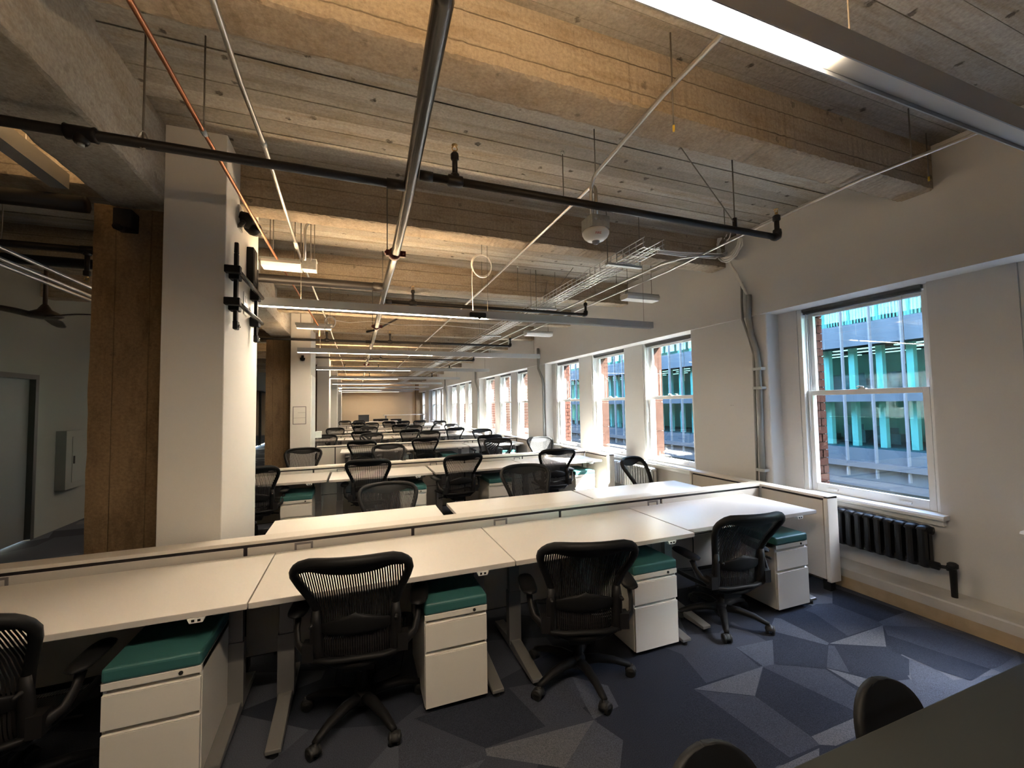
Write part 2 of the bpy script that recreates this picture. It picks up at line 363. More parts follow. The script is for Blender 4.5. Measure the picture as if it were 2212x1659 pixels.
for yb in BEAMS: rough_bar('beam', M_BEAM, XL, -1.5, yb, yb+.215, ZB, ZS+.05, 'x', ceiling, n=60)
rough_bar('girder', M_GIRD, YB, YF, -1.55, -1.19, ZG, ZS+.05, 'y', ceiling, .004, 600)

for k in range(5):
    y = 3.29+GP*k
    r = sroot('column'); r.name = 'trim_%d' % (k+1)
    sh = MB(); rows = []
    for i in range(25):
        z = ZG*i/24; j = lambda: random.uniform(-.004, .004)
        rows.append([(-1.64+j(), y+.21+j(), z), (-1.20, y+.21+j(), z), (-1.20, y+.83, z), (-1.64+j(), y+.83, z)])
    sh.ring(rows).build('concrete_shaft', M_COLC, r)
    box('white_casing', M_CASE, -1.19, -.84, y, y+.98, 0, ZS+.01, r, bevel=.006)

wl = sroot('wall_left')
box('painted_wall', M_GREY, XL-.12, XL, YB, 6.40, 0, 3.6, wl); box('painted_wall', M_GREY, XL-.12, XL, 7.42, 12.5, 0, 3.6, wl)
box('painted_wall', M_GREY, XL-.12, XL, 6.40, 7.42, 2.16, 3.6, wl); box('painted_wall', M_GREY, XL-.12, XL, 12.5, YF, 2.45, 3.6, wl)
for i in range(12):
    box('glass_panel', M_SMOKE, XL-.06, XL-.03, 12.5+i*1.46+.03, 12.5+(i+1)*1.46-.03, .05, 2.42, wl)
    box('black_mullion', M_DOORF, XL-.10, XL+.02, 12.5+i*1.46-.03, 12.5+i*1.46+.03, 0, 2.45, wl)
box('black_head', M_DOORF, XL-.10, XL+.02, 12.5, YF, 2.42, 2.47, wl)
d1 = sroot('door_1')
fr = MB(); fr.box(XL-.10, XL+.015, 6.40, 6.46, 0, 2.16); fr.box(XL-.10, XL+.015, 7.36, 7.42, 0, 2.16); fr.box(XL-.10, XL+.015, 6.46, 7.36, 2.10, 2.16)
fr.build('door_frame', M_DOORF, d1)
box('door_leaf', M_DOOR, XL-.09, XL-.05, 6.46, 7.36, .01, 2.10, d1)
hb = MB().cyl((XL-.05, 6.56, 1.02), (XL+.0, 6.56, 1.02), .012); hb.tube([(XL, 6.56, 1.02), (XL+.01, 6.62, 1.02), (XL+.01, 6.68, 1.02)], .01); hb.build('door_handle', M_CHROME, d1)
wf = sroot('wall_far'); box('painted_wall', M_FAR, XL-.12, XO, YF, YF+.12, 0, 3.75, wf)
box('brick_pilaster', M_COLC, 3.86, 4.30, YF-.35, YF, 0, 3.5, wf)
wb = sroot('wall_back'); box('painted_wall', M_WALL, XL-.12, XO, YB-.12, YB, 0, 3.75, wb)

wr = sroot('wall_right')
box('upper_wall', M_WALL, XU, XO, YB, YF, ZH, 3.78, wr)
for k in range(-1, 7):
    y0, y1 = 3.19+GP*(k-1)+0, 4.27+GP*(k-1)
    p = MB(); r = .018   # rounded corners of the main pier
    pts = [(XO, y0), (XO, y1)] + [(XP+r-r*math.cos(a), y1-r+r*math.sin(a)) for a in [PI/2*(1-i/4) for i in range(5)]] + [(XP+r-r*math.cos(a), y0+r-r*math.sin(a)) for a in [PI/2*i/4 for i in range(5)]]
    if y1 > YB and y0 < YF: p.poly(pts, 0, ZH, 'z').build('main_pier', M_WALL, wr)
WW = 1.06; WIN = []
for k in range(-1, 5):
    g = 4.27+GP*k; ys = [4.43+GP*k+1.55*i for i in range(3)]
    if k < 0: ys = ys[1:]
    WIN += [(k, i, y) for i, y in enumerate(ys, 3-len(ys))]
    cuts = [g]+sum([[y, y+WW] for y in ys], [])+[g+4.52]
    for j in range(0, len(cuts), 2): box('mullion_pier', M_WALL, XM, XO, cuts[j], cuts[j+1], 0, ZH, wr)
    for y in ys: box('apron', M_WALL, XM, XO, y, y+WW, 0, .735, wr)
# masonry reveals seen through the panes
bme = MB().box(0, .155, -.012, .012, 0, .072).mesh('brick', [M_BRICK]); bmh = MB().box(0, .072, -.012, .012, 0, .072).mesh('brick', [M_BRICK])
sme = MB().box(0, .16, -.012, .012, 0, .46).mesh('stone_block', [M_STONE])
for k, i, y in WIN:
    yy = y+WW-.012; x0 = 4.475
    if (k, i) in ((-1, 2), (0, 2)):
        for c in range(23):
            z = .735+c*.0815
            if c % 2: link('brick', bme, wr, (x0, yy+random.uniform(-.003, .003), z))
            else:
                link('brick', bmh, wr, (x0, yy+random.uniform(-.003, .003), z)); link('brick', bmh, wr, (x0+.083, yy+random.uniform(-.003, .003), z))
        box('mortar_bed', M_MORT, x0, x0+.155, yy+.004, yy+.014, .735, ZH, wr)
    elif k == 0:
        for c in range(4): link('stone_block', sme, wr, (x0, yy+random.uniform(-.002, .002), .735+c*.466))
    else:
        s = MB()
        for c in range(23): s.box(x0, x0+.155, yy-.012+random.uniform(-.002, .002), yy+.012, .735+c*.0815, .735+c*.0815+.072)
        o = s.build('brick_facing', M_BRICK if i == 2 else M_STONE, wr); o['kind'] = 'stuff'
bb = sroot('baseboard_right')
MB().poly([(4.035, .098), (4.035, .166), (4.05, .174), (XM+.01, .178), (XM+.01, .098)], YB, YF, 'y').build('ledge', M_LEDGE, bb)
box('toe_board', M_TAN, 4.04, XM, YB, YF, 0, .098, bb)

def window(n, k, i, y):
    y1 = y+WW; r = sroot('window_%d' % n); j = .042
    m = MB(); m.box(XM+.05, 4.47, y, y+j, .75, ZH); m.box(XM+.012, 4.47, y1-j, y1, .75, ZH); m.box(XM+.06, 4.47, y+j, y1-j, 2.555, ZH)
    for s in (y+j, y1-j-.012): m.box(4.378, 4.392, s, s+.012, .75, 2.5)
    m.build('frame', M_TRIM, r, bevel=.004)
    def sash(name, x0, z0, z1, br, tr):
        a, b = y+j+.004, y1-j-.004; s = MB()
        s.box(x0, x0+.038, a, a+.045, z0, z1); s.box(x0, x0+.038, b-.045, b, z0, z1)
        s.box(x0, x0+.038, a+.045, b-.045, z0, z0+br); s.box(x0, x0+.038, a+.045, b-.045, z1-tr, z1)
        so_ = s.build(name, M_TRIM, r, bevel=.003)
        box('pane', M_GLASS, x0+.017, x0+.021, a+.04, b-.04, z0+br-.005, z1-tr+.005, so_)
        return so_, a, b
    up, a, b = sash('upper_sash', 4.395, 1.705, 2.56, .048, .045)
    lo, a, b = sash('lower_sash', 4.335, .752, 1.752, .078, .048)
    c = (a+b)/2
    lk = MB().box(4.338, 4.368, c-.03, c+.03, 1.752, 1.762); lk.cyl((4.35, c, 1.76), (4.35, c, 1.778), .012); lk.tube([(4.35, c, 1.776), (4.35, c+.03, 1.779), (4.352, c+.045, 1.776)], .006); lk.build('sash_lock', M_LEDGE, lo)
    for s in (a+.2, b-.2):
        MB().box(4.322, 4.336, s-.045, s+.045, .785, .797).box(4.316, 4.326, s-.045, s+.045, .778, .79).build('sash_lift', M_TRIM, lo)
    MB().poly([(4.20, .715), (4.195, .735), (4.205, .75), (4.40, .752), (4.40, .715)], y-.05, y1+.05, 'y').build('sill', M_TRIM, r)
    MB().poly([(4.245, .665), (4.235, .70), (4.225, .715), (XM+.002, .715), (XM+.002, .665)], y-.03, y1+.03, 'y').build('apron_moulding', M_TRIM, r)
    bl = MB().box(4.30, 4.335, a, b, 2.56, 2.588)
    for q in range(4): bl.box(4.298, 4.338, a+.01, b-.01, 2.532+q*.007, 2.5355+q*.007)
    bl.build('blind_headrail', M_RAIL, r)
    MB().cyl((4.285, b-.05, 2.53), (4.285, b-.045, 1.35), .005, 6).build('blind_wand', M_CLEAR, r)
    MB().cyl((4.285, a+.12, 2.53), (4.285, a+.12, 1.95), .002, 5).build('blind_cord', M_LEDGE, r)
for n, (k, i, y) in enumerate(WIN): window(n+1, k, i, y)

# ------------------------------------------------------------------ across the street
XF = 24.0
gr = struct(box('street', M_ASPH, XO, 120, -80, 140, -15.2, -15))
own = sroot('wall_outside'); own.name = 'trim_6'
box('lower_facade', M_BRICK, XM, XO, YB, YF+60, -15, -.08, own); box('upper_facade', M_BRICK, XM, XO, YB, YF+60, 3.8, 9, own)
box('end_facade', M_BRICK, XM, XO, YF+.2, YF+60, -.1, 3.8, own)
fb = thing('office_building', 'glass office building across the street with white vertical fins', 'building', (XF, 20, -15))
def fbox(name, m, x0, x1, y0, y1, z0, z1, par=None):
    o = MB().box(x0-XF, x1-XF, y0-20, y1-20, z0+15, z1+15).build(name, m, par or fb); return o
Y0F, Y1F = -15.5, 95
BANDS = [(-15, -9.5), (-7.6, -6.0), (-4.2, -2.6), (-.85, -2.45), (1.5, 2.05), (4.35, 5.5), (7.9, 9.0), (11.3, 12.4), (14.8, 15.9)]
BANDS = sorted([(min(a), max(a)) for a in BANDS])
for z0, z1 in BANDS: fbox('spandrel_band', M_SPAN, XF-.08, XF+.9, Y0F, Y1F, z0, z1)
fbox('ledge_band', M_SLABX, XF-.45, XF+.02, Y0F, Y1F, -1.78, -1.5); fbox('ledge_band', M_SLABX, XF-.35, XF+.02, Y0F, Y1F, -2.75, -2.4)
for (a, b), (c, d) in zip(BANDS[:-1], BANDS[1:]):
    fbox('glazing', M_TGLASS, XF+.02, XF+.05, Y0F, Y1F, b, c)
    fbox('office_back_wall', M_CORE, XF+6.2, XF+6.4, Y0F, Y1F, b-.4, c+.5)
    fbox('office_floor_slab', M_SLABX, XF+.9, XF+6.4, Y0F, Y1F, b-.3, b-.02); fbox('office_ceiling', M_SLABX, XF+.9, XF+6.4, Y0F, Y1F, c+.1, c+.4)
fbox('added_sun_block', M_SPAN, XF, XF+6, 5.5, 17, 15.9, 42)  # added mass on the roof, keeps the sun out of the farthest windows
fbox('rear_mass', M_SPAN, XF+6.4, XF+20, Y0F, Y1F, -15, 15.9)
yy = Y0F+.3; fm = MB().box(-.09, .09, -.03, .03, 0, 17.6).mesh('fin', [M_FIN])
fi = 0
while yy < 70:
    o = link('fin', fm, fb, (-.30, yy-20, 12.75)); yy += 1.28; fi += 1
cm = MB().box(-.2, .2, -.16, .16, 0, 2.6).mesh('office_column', [M_COLX])
for (a, b), (c, d) in zip(BANDS[:-1], BANDS[1:]):
    if b < -3 or b > 7: continue
    cmz = MB().box(-.15, .15, -.14, .14, 0, c-b+.1).mesh('office_column', [M_COLX])
    q = 7.0
    while q < 46: link('office_column', cmz, fb, (1.3, q-20, b+15-.02)); q += 1.28*1.0+.0
lm = MB().box(-.12, .12, -1.1, 1.1, 0, .04).mesh('office_lamp', [M_XLAMP])
for b in (1.46, 4.3, 7.85, 11.25):
    q = 6.0
    while q < 60:
        for xx in (1.6, 3.4, 5.2): link('office_lamp', lm, fb, (xx, q-20, b+15+.03))
        q += 2.9
rnd = random.Random(3)
fu = MB()
for b in (-.85, 2.05, 5.5):
    q = 8.0
    while q < 24:
        w = rnd.uniform(.7, 1.3); h = rnd.uniform(.35, .75); x = rnd.uniform(1.9, 4.0)
        fu.box(x, x+.7, q-20, q-20+w, b+15, b+15+h); fu.box(x+.2, x+.26, q-20+.2, q-20+.7, b+15+h, b+15+h+.34)
        fu.lathe([(.02, 0), (.24, .04), (.25, .45), (.22, .5), (.26, .55), (.27, 1.0), (.02, 1.02)], (x-.5, q-20+w/2, b+15), 8)
        q += rnd.uniform(1.4, 2.2)
fo = fu.build('office_furniture', M_DIM, fb); fo['kind'] = 'stuff'
bl = MB()
for q in range(30): bl.box(.12, .14, 11.0+q*.14-20, 11.0+q*.14+.055-20, 5.55+15, 7.9+15)
for q in range(14): bl.box(.12, .14, 15.6+q*.14-20, 15.6+q*.14+.055-20, 5.55+15, 7.9+15)
o = bl.build('vertical_blind', M_COLX, fb); o['kind'] = 'stuff'
tw = thing('sun_blocker_tower', 'unseen dark tower added up the street to keep sun off the near windows', 'building', (XF+3.5, -49.05, -15))  # out of view, added so its edge cuts the sun before the nearest windows
box('sun_blocker_body', M_SUNBLOCK, -3.5, 3.5, -28, 28, 0, 62, tw)
twin = MB().box(-.05, .05, -1.2, 1.2, 0, 1.9).mesh('window', [M_SMOKE])
for zz in range(15):
    for q in range(11): link('window', twin, tw, (-3.52, -26.5+q*5.3, 3+zz*3.9))
# ------------------------------------------------------------------ desk rows
ROWY = [3.12, 6.58, 9.98, 13.5, 17.0, 20.5]
ROWN = ['nearest desk row', 'second desk row', 'third desk row', 'fourth desk row', 'fifth desk row', 'sixth desk row']
def lerp(t, pts):
    for (a, va), (b, vb) in zip(pts[:-1], pts[1:]):
        if t <= b: return va+(vb-va)*(t-a)/(b-a)
    return pts[-1][1]

def partition(k, Y, xl, seams, ports, y_end):
    """low fabric panel run: core, fabric panels each side, cap rail, cable ports, end panels"""
    r = thing('desk_partition', 'low beige fabric partition with pale cap rail down the middle of the %s' % ROWN[k], 'partition', (0, Y, 0), group='low partitions between facing desks')
    R = 3.82; t = .125; zc = .82
    box('core', M_SEAM, xl, R, .02, t-.02, .09, zc-.03, r)
    xs = [xl]+[s for s in seams if s > xl]+[R]
    for a, b in zip(xs[:-1], xs[1:]):
        for y0, y1 in ((.008, .022), (t-.022, t-.008)):
            box('fabric_panel', M_PANEL, a+.011, b-.011, y0, y1, .42, zc-.042, r, bevel=.003)
            box('fabric_panel', M_PANEL, a+.011, b-.011, y0, y1, .10, .412, r, bevel=.003)
        if b < R-.01: MB().box(b-.02, b+.02, .03, t-.03, 0, .1).build('foot', M_BLK, r)
    box('cap_rail', M_CAP, xl, R+t, 0, t, zc-.022, zc, r, bevel=.003)
    box('black_reveal', M_SEAM, xl, R, .012, t-.012, zc-.046, zc-.02, r)
    for p in ports:
        if p < xl: continue
        m = MB(); w = .055; y0 = .002
        m.box(p-w, p-w+.013, y0, .012, .63, .775); m.box(p+w-.013, p+w, y0, .012, .63, .775); m.box(p-w+.013, p+w-.013, y0, .012, .762, .775); m.box(p-w+.013, p+w-.013, y0, .012, .63, .643)
        m.build('cable_port', M_PORT, r)
    # end return at the window side
    for y0, y1 in ((y_end-Y, -.002), (t+.002, t+.83)):
        e = MB().box(R+.02, R+t-.02, y0+.02, y1, .09, zc-.03).build('end_core', M_SEAM, r)
        for x0, x1 in ((R+.004, R+.02), (R+t-.02, R+t-.004)):
            a, b = (y0+.045, y1-.008) if y0 < 0 else (y0+.008, y1-.045)
            box('fabric_panel', M_PANEL, x0, x1, a, b, .10, zc-.042, r, bevel=.003)
        a, b = (y0, y0+.036) if y0 < 0 else (y1-.036, y1)
        box('end_post', M_CAP, R-.002, R+t+.002, a, b, .085, zc-.001, r, bevel=.004)
        box('cap_rail', M_CAP, R-.002, R+t+.002, y0 if y0 < 0 else y0, y1, zc-.022, zc, r, bevel=.003)
        MB().box(R+.03, R+t-.03, (y0+.03) if y0 < 0 else (y1-.09), (y0+.09) if y0 < 0 else (y1-.03), 0, .1).build('foot', M_BLK, r)
    return r
partition(0, ROWY[0], -3.2, [-1.85, -.666, .38, 1.57, 2.596], [-1.83, -.33, 1.05, 2.5], 2.475)
partition(1, ROWY[1], -1.55, [-.58, .45, 1.62, 2.62], [-.22, 1.12, 2.52], 5.86)
for k in range(2, 6): partition(k, ROWY[k], -.82 if k == 2 else -.75, [-.45, .55, 1.65, 2.66], [-.15, 1.18, 2.5], ROWY[k]-.7)

def desk_meshes(w, d, h):
    hw = w/2
    t = MB(); t.box(-hw, hw, 0, d, h-.029, h)
    for i in range(len(t.f)): t.m[i] = 0 if i == 1 else 1
    leg = MB().box(-.042, .042, -.028, .028, .06, .40).box(-.035, .035, -.022, .022, .38, h-.06)
    foot = MB().poly([(-.40, .028), (-.40, .048), (-.06, .085), (.06, .085), (.32, .05), (.32, .028)], -.035, .035, 'x')
    foot.v = [(a, b, c) for a, b, c in foot.v]
    arm = MB().box(-.03, .03, -.30, .30, h-.06, h-.03)
    gl = MB(); gl.cyl((0, -.37, 0), (0, -.37, .03), .02, 10); gl.cyl((0, .29, 0), (0, .29, .03), .02, 10)
    bar = MB().box(-hw+.14, hw-.14, d/2-.04, d/2+.04, h-.075, h-.035)
    sw = MB().poly([(-.035, h-.029), (.035, h-.029), (.026, h-.05), (-.026, h-.05)], -.004, .03, 'y')
    bt = MB().box(-.018, -.006, -.006, -.003, h-.044, h-.034).box(.006, .018, -.006, -.003, h-.044, h-.034)
    return dict(top=t.mesh('top', [M_DESK, M_EDGE]), leg=leg.mesh('leg', [M_LEG]), foot=foot.mesh('foot', [M_LEG]), arm=arm.mesh('top_bracket', [M_LEG]), gl=gl.mesh('glide', [M_RUB]), bar=bar.mesh('crossbar', [M_LEG]), sw=sw.mesh('control_switch', [M_WHT]), bt=bt.mesh('button', [M_BLK]))
DM = {}
def desk(x0, x1, yf, d, h, label, flip=False, grp='white sit-stand desks'):
    w = round(x1-x0, 3); key = (w, d, h)
    if key not in DM: DM[key] = desk_meshes(w, d, h)
    m = DM[key]; t = thing('sit_stand_desk', label, 'desk', ((x0+x1)/2, yf, 0), PI if flip else 0, grp)
    hw = w/2
    link('top', m['top'], t, bevel=.003)
    for s in (-hw+.115, hw-.125):
        l = link('leg', m['leg'], t, (s, d/2, 0)); link('foot', m['foot'], l, (0, 0, 0), bevel=.004); link('glide', m['gl'], l); link('top_bracket', m['arm'], l)
    link('crossbar', m['bar'], t)
    c = link('control_switch', m['sw'], t, (hw-.2, .0, 0)); link('button', m['bt'], c)
    return t
NEAR = [[(-1.86, -.493), (-.487, .88), (.886, 2.236), (2.248, 3.61)],
        [(-1.66, -.365), (-.335, .985), (1.02, 2.405), (2.425, 3.74)]]
POS4 = ['leftmost', 'second from left', 'third from left', 'rightmost by the windows']
POS3 = ['leftmost', 'middle', 'rightmost by the windows']
for i, (a, b) in enumerate(NEAR[0]):
    desk(a, b, 2.357+(.075 if i == 3 else 0), .745, .737, 'white sit-stand desk, near side of the nearest desk row, %s' % POS4[i])
for i, (a, b) in enumerate(NEAR[1]):
    desk(a, b, 5.84+(.04, 0, 0, .06)[i], .72, .737, 'white sit-stand desk, near side of the second desk row, %s' % POS4[i])
for k in range(2, 6):
    L = [(-.32, .98), (1.02, 2.37), (2.40, 3.72)]; pos = POS3
    if k > 2 and k < 5: L = [(-1.68, -.36)]+L; pos = POS4
    for i, (a, b) in enumerate(L): desk(a, b, ROWY[k]-.75, .72, .737, 'white sit-stand desk, near side of the %s, %s' % (ROWN[k], pos[i]))
for k in range(6):
    L = [(-.635, .69), (.80, 2.14), (2.16, 3.50)] if k == 0 else [(-.6, .72), (.79, 2.10), (2.14, 3.48)]
    for i, (a, b) in enumerate(L): desk(a, b, ROWY[k]+.125+.025+.72-(.03 if i == 0 and k == 0 else 0), .72, .737, 'white sit-stand desk, far side of the %s, %s' % (ROWN[k], POS3[i]), True)

# ------------------------------------------------------------------ pedestals with teal seat pads
def ped_meshes():
    W, D = .352, .55; h = W/2; Z = {}
    b = MB(); b.box(-h, -h+.012, .018, D, .035, .527); b.box(h-.012, h, .018, D, .035, .527); b.box(-h+.012, h-.012, D-.012, D, .035, .527)
    b.box(-h+.012, h-.012, .03, D-.012, .035, .05); b.box(-h, h, .0, D, .497, .527)
    b.box(-h+.012, h-.012, .04, .05, .05, .497)
    Z['body'] = b.mesh('body', [M_PED])
    def drawer(z0, z1):
        m = MB(); m.box(-h+.003, h-.003, 0, .02, z0, z1-.022)
        m.poly([(.0, z1-.022), (.02, z1-.022), (.03, z1-.012), (.03, z1), (.026, z1), (.026, z1-.010), (.014, z1-.016), (.0, z1-.016)], -h+.003, h-.003, 'x')
        m.mi = 1; m.box(-h+.004, h-.004, .030, .036, z1-.03, z1+.003); return m
    Z['d1'] = drawer(.335, .493).mesh('drawer', [M_PED, M_PEDIN]); Z['d2'] = drawer(.037, .331).mesh('drawer', [M_PED, M_PEDIN])
    lk = MB(); lk.cyl((h-.075, .002, .512), (h-.075, -.004, .512), .0085, 12); lk.mi = 1; lk.box(h-.0765, h-.0735, -.0055, -.004, .506, .518)
    Z['lock'] = lk.mesh('lock', [M_BLK2, M_RUB])
    c = MB(); c.box(-h-.001, h+.001, -.004, D, .527, .588); Z['cushion'] = c.mesh('seat_pad', [M_TEAL])
    w = MB(); w.cyl((-.012, 0, .018), (.012, 0, .018), .018, 10); w.box(-.008, .008, -.008, .008, .018, .036); Z['caster'] = w.mesh('caster', [M_RUB])
    return Z
PM = ped_meshes()
def pedestal(x, y, label, rotz=0):
    t = thing('mobile_pedestal', label, 'file cabinet', (x, y, 0), rotz, 'white drawer pedestals with teal seat pads')
    link('body', PM['body'], t, bevel=.002); link('drawer', PM['d1'], t, bevel=.0015); link('drawer', PM['d2'], t, bevel=.0015); link('lock', PM['lock'], t)
    link('seat_pad', PM['cushion'], t, bevel=.014, seg=3)
    for sx in (-.15, .15):
        for sy in (.07, .48): link('caster', PM['caster'], t, (sx, sy, 0))
    return t
pedestal(-.825, 2.285, 'white two-drawer pedestal with teal seat pad at bottom left, under the leftmost near desk')
pedestal(.521, 2.34, 'white two-drawer pedestal with teal seat pad, right of the nearest big chair')
pedestal(1.877, 2.34, 'white two-drawer pedestal with teal seat pad, right of the middle front chair')
pedestal(3.238, 2.385, 'white two-drawer pedestal with teal seat pad, beside the end panel by the black radiator')
RP = {1: [(640, 5.78), (893, 5.78), (1082, 5.80), (1265, 5.88)], 2: [(972, 9.2), (1100, 9.3)], 3: [(905, 12.75)]}
PL = ['leftmost', 'second', 'third', 'rightmost']
for k, L in RP.items():
    for i, (px, y) in enumerate(L):
        p = ony(px, 1060 if k == 1 else 970, y)
        pedestal(p.x, y, 'white pedestal with teal pad under the %s, %s' % (ROWN[k], (PL if k == 1 else ['left one', 'right one'])[i]))

# ------------------------------------------------------------------ mesh task chairs
def chair_meshes():
    Z = {}
    BY = [(.40, -.175), (.50, -.20), (.60, -.205), (.70, -.22), (.80, -.262), (.90, -.325), (1.0, -.405)]
    BW = [(.40, .13), (.43, .165), (.47, .182), (.55, .185), (.63, .182), (.70, .19), (.78, .217), (.86, .25), (.91, .264), (.95, .258), (.975, .225), (.985, .19)]
    def bpt(x, z, off=0.):
        w = max(lerp(z, BW), .15); e = min(abs(x)/w, 1.05)
        return Vector((x, lerp(z, BY)+.045*e*e-.02+off, z))
    def topz(x): return .988+.006*(1-(x/.19)**2)
    right = [(lerp(z, BW), z) for z in (.43, .47, .55, .63, .70, .78, .86, .91, .94, .96, .975, .985)]
    top = [(x, topz(x)) for x in (.15, .10, .05, 0, -.05, -.10, -.15)]
    bot = [(x, .415-.004*(1-(x/.1)**2)) for x in (-.10, -.05, 0, .05, .10)]
    left = [(-a, z) for a, z in right[::-1]]
    loop = [bpt(x, z) for x, z in right+top+left+bot]
    m = MB(); m.tube(loop, .0205, 8, True, squash=(1.0, 1.15))
    cres = []                                            # deep top band that dips in the middle
    for i in range(17):
        x = -.235+.47*i/16; zt = min(topz(x), .985) if abs(x) < .19 else .985-(abs(x)-.19)*.75
        dip = .022+.05*(1-(x/.235)**2)**1.0
        cres.append((x, zt, zt-dip))
    for o in (.012, -.012):
        m.sheet([[bpt(x, zt, o) for x, zt, zb in cres], [bpt(x, (zt+zb)/2, o*1.3) for x, zt, zb in cres], [bpt(x, zb, o*.4) for x, zt, zb in cres]])
    Z['back_frame'] = m.mesh('back_frame', [M_BLK])
    rows = []
    for i in range(19):
        z = .415+.57*i/18; w = lerp(z, BW)-.004; rows.append([bpt(-w+2*w*j/14, z, .002) for j in range(15)])
    Z['back_mesh'] = MB().sheet(rows).mesh('back_mesh', [M_WEAVE])
    rows = []; back = []
    for i in range(9):
        q = i/8; hw = .158*(1-abs(2*q-1)**3)**.5+.02; t = .017*(1-abs(2*q-1)**2)**.5; R = []
        for j in range(13):
            u = -1+j/6; x = hw*u; z = .565+.085*q+.028*(1-u*u)*(.3+q); R.append(bpt(x, z, -.010-t*(1-u**4)))
        rows.append(R); back.append([bpt(p.x, p.z, -.009) for p in R])
    lm = MB().sheet(rows); lm.sheet(back); Z['lumbar'] = lm.mesh('lumbar_pad', [M_BLK])
    for s, nm in ((1, 'r'), (-1, 'l')):
        b = MB(); b.tube([bpt(s*.19, .70, -.018), bpt(s*.192, .63, -.028), bpt(s*.192, .52, -.030), bpt(s*.185, .45, -.025), (s*.15, -.15, .405), (s*.06, -.08, .385)], [.016, .022, .023, .023, .022, .02], 8, squash=(1.2, .8))
        b.cyl((s*.196, -.285, .655), (s*.196, -.245, .655), .009, 8)
        Z['br'+nm] = b.mesh('back_bracket', [M_BLK2])
    SO = [(-.20, -.19, .452), (-.225, -.12, .452), (-.245, 0, .452), (-.252, .10, .450), (-.245, .18, .442), (-.215, .235, .422), (-.15, .255, .408), (0, .26, .402)]
    loop = [Vector(p) for p in SO]+[Vector((-x, y, z)) for x, y, z in SO[:-1][::-1]]+[Vector((.12, -.215, .45)), Vector((-.12, -.215, .45))]
    Z['seat_frame'] = MB().tube(loop, .016, 8, True, squash=(.9, 1.3)).mesh('seat_frame', [M_BLK])
    rows = [[(x*(1-2*j/8), y, z-.022*(1-(1-2*j/8)**2)) for j in range(9)] for x, y, z in SO[:7]]
    Z['seat_mesh'] = MB().sheet(rows).mesh('seat_mesh', [M_WEAVE])
    t = MB(); t.box(-.075, .075, -.13, .13, .335, .40); t.box(-.19, .19, -.05, .0, .375, .42); t.cyl((-.14, .03, .36), (.14, .03, .36), .012, 8); t.cyl((.12, .06, .37), (.24, .06, .355), .007, 6); t.cyl((-.12, .06, .37), (-.24, .06, .355), .007, 6)
    Z['tilt'] = t.mesh('tilt_housing', [M_BLK2])
    g = MB().cyl((0, 0, .10), (0, 0, .25), .026, 12); g.mi = 1; g.cyl((0, 0, .25), (0, 0, .345), .0145, 10); Z['gas'] = g.mesh('gas_column', [M_BLK, M_CHROME])
    Z['hub'] = MB().lathe([(.001, .06), (.045, .065), (.055, .09), (.048, .12), (.032, .135), (.001, .137)], n=14).mesh('hub', [M_BLK])
    Z['leg'] = MB().tube([(.03, 0, .10), (.12, 0, .108), (.22, 0, .095), (.29, 0, .072), (.315, 0, .066)], [.034, .030, .025, .021, .016], 8, squash=(.8, 1)).mesh('leg', [M_BLK])
    c = MB()
    for s in (-1, 1): c.tube([(0, s*.008, .03), (0, s*.012, .03), (0, s*.026, .03), (0, s*.029, .03)], [.022, .030, .030, .024], 14)
    c.cyl((0, -.01, .03), (0, .01, .03), .012, 8); c.cyl((.012, 0, .03), (.012, 0, .07), .007, 6); c.lathe([(.034, 0), (.033, .012), (.02, .028), (.001, .034)], (.002, 0, .03), 12)
    Z['caster'] = c.mesh('caster', [M_RUB])
    for s, nm in ((1, 'r'), (-1, 'l')):
        a = MB(); a.tube([(s*.205, -.20, .50), (s*.245, -.19, .50), (s*.285, -.16, .525), (s*.30, -.12, .575), (s*.302, -.09, .625)], [.022, .02, .017, .016, .018], 8, squash=(1.25, .8))
        a.box(min(s*.20, s*.25), max(s*.20, s*.25), -.225, -.165, .46, .545); Z['post'+nm] = a.mesh('arm_post', [M_BLK2])
        rows = []
        for i in range(11):
            q = i/10; y = -.16+.27*q; w = .046*(1-abs(2*q-1)**4)**.5+.004; h = .015*(1-abs(2*q-1)**4)**.5+.003; cx = s*(.30+.012*q); cz = .650+.008*q
            rows.append([(cx+w*math.cos(u), y, cz+h*math.sin(u)) for u in [2*PI*j/12 for j in range(12)]])
        p = MB(); p.smooth = True; p.ring(rows); Z['pad'+nm] = p.mesh('armrest', [M_BLK])
    return Z
CM_ = chair_meshes()
def chair(x, y, rot, label, dz=0., base=None, arms=True):
    """rot in degrees about Z; 0 = the sitter faces away from the camera; dz lowers everything above the gas column"""
    t = thing('task_chair', label, 'chair', (x, y, 0), math.radians(rot), 'black mesh task chairs')
    L = (0, 0, -dz)
    for nm, k in (('back_frame', 'back_frame'), ('back_mesh', 'back_mesh'), ('lumbar_pad', 'lumbar'), ('back_bracket', 'brr'), ('back_bracket', 'brl'), ('seat_frame', 'seat_frame'), ('seat_mesh', 'seat_mesh'), ('tilt_housing', 'tilt')): link(nm, CM_[k], t, L)
    if arms:
        for s in 'rl':
            a = link('armrest', CM_['pad'+s], t, L); link('arm_post', CM_['post'+s], a)
    link('gas_column', CM_['gas'], t, (0, 0, -dz*.6)); link('hub', CM_['hub'], t)
    b = base if base is not None else random.uniform(0, 72)
    for i in range(5):
        a = math.radians(b+72*i); link('leg', CM_['leg'], t, (0, 0, 0), a)
        c = link('caster', CM_['caster'], t, (.318*math.cos(a), .318*math.sin(a), 0), random.uniform(0, 6.28))
    return t
chair(-1.40, 2.45, 0, 'black mesh chair cut off by the left edge at the leftmost near desk', .06, base=30)
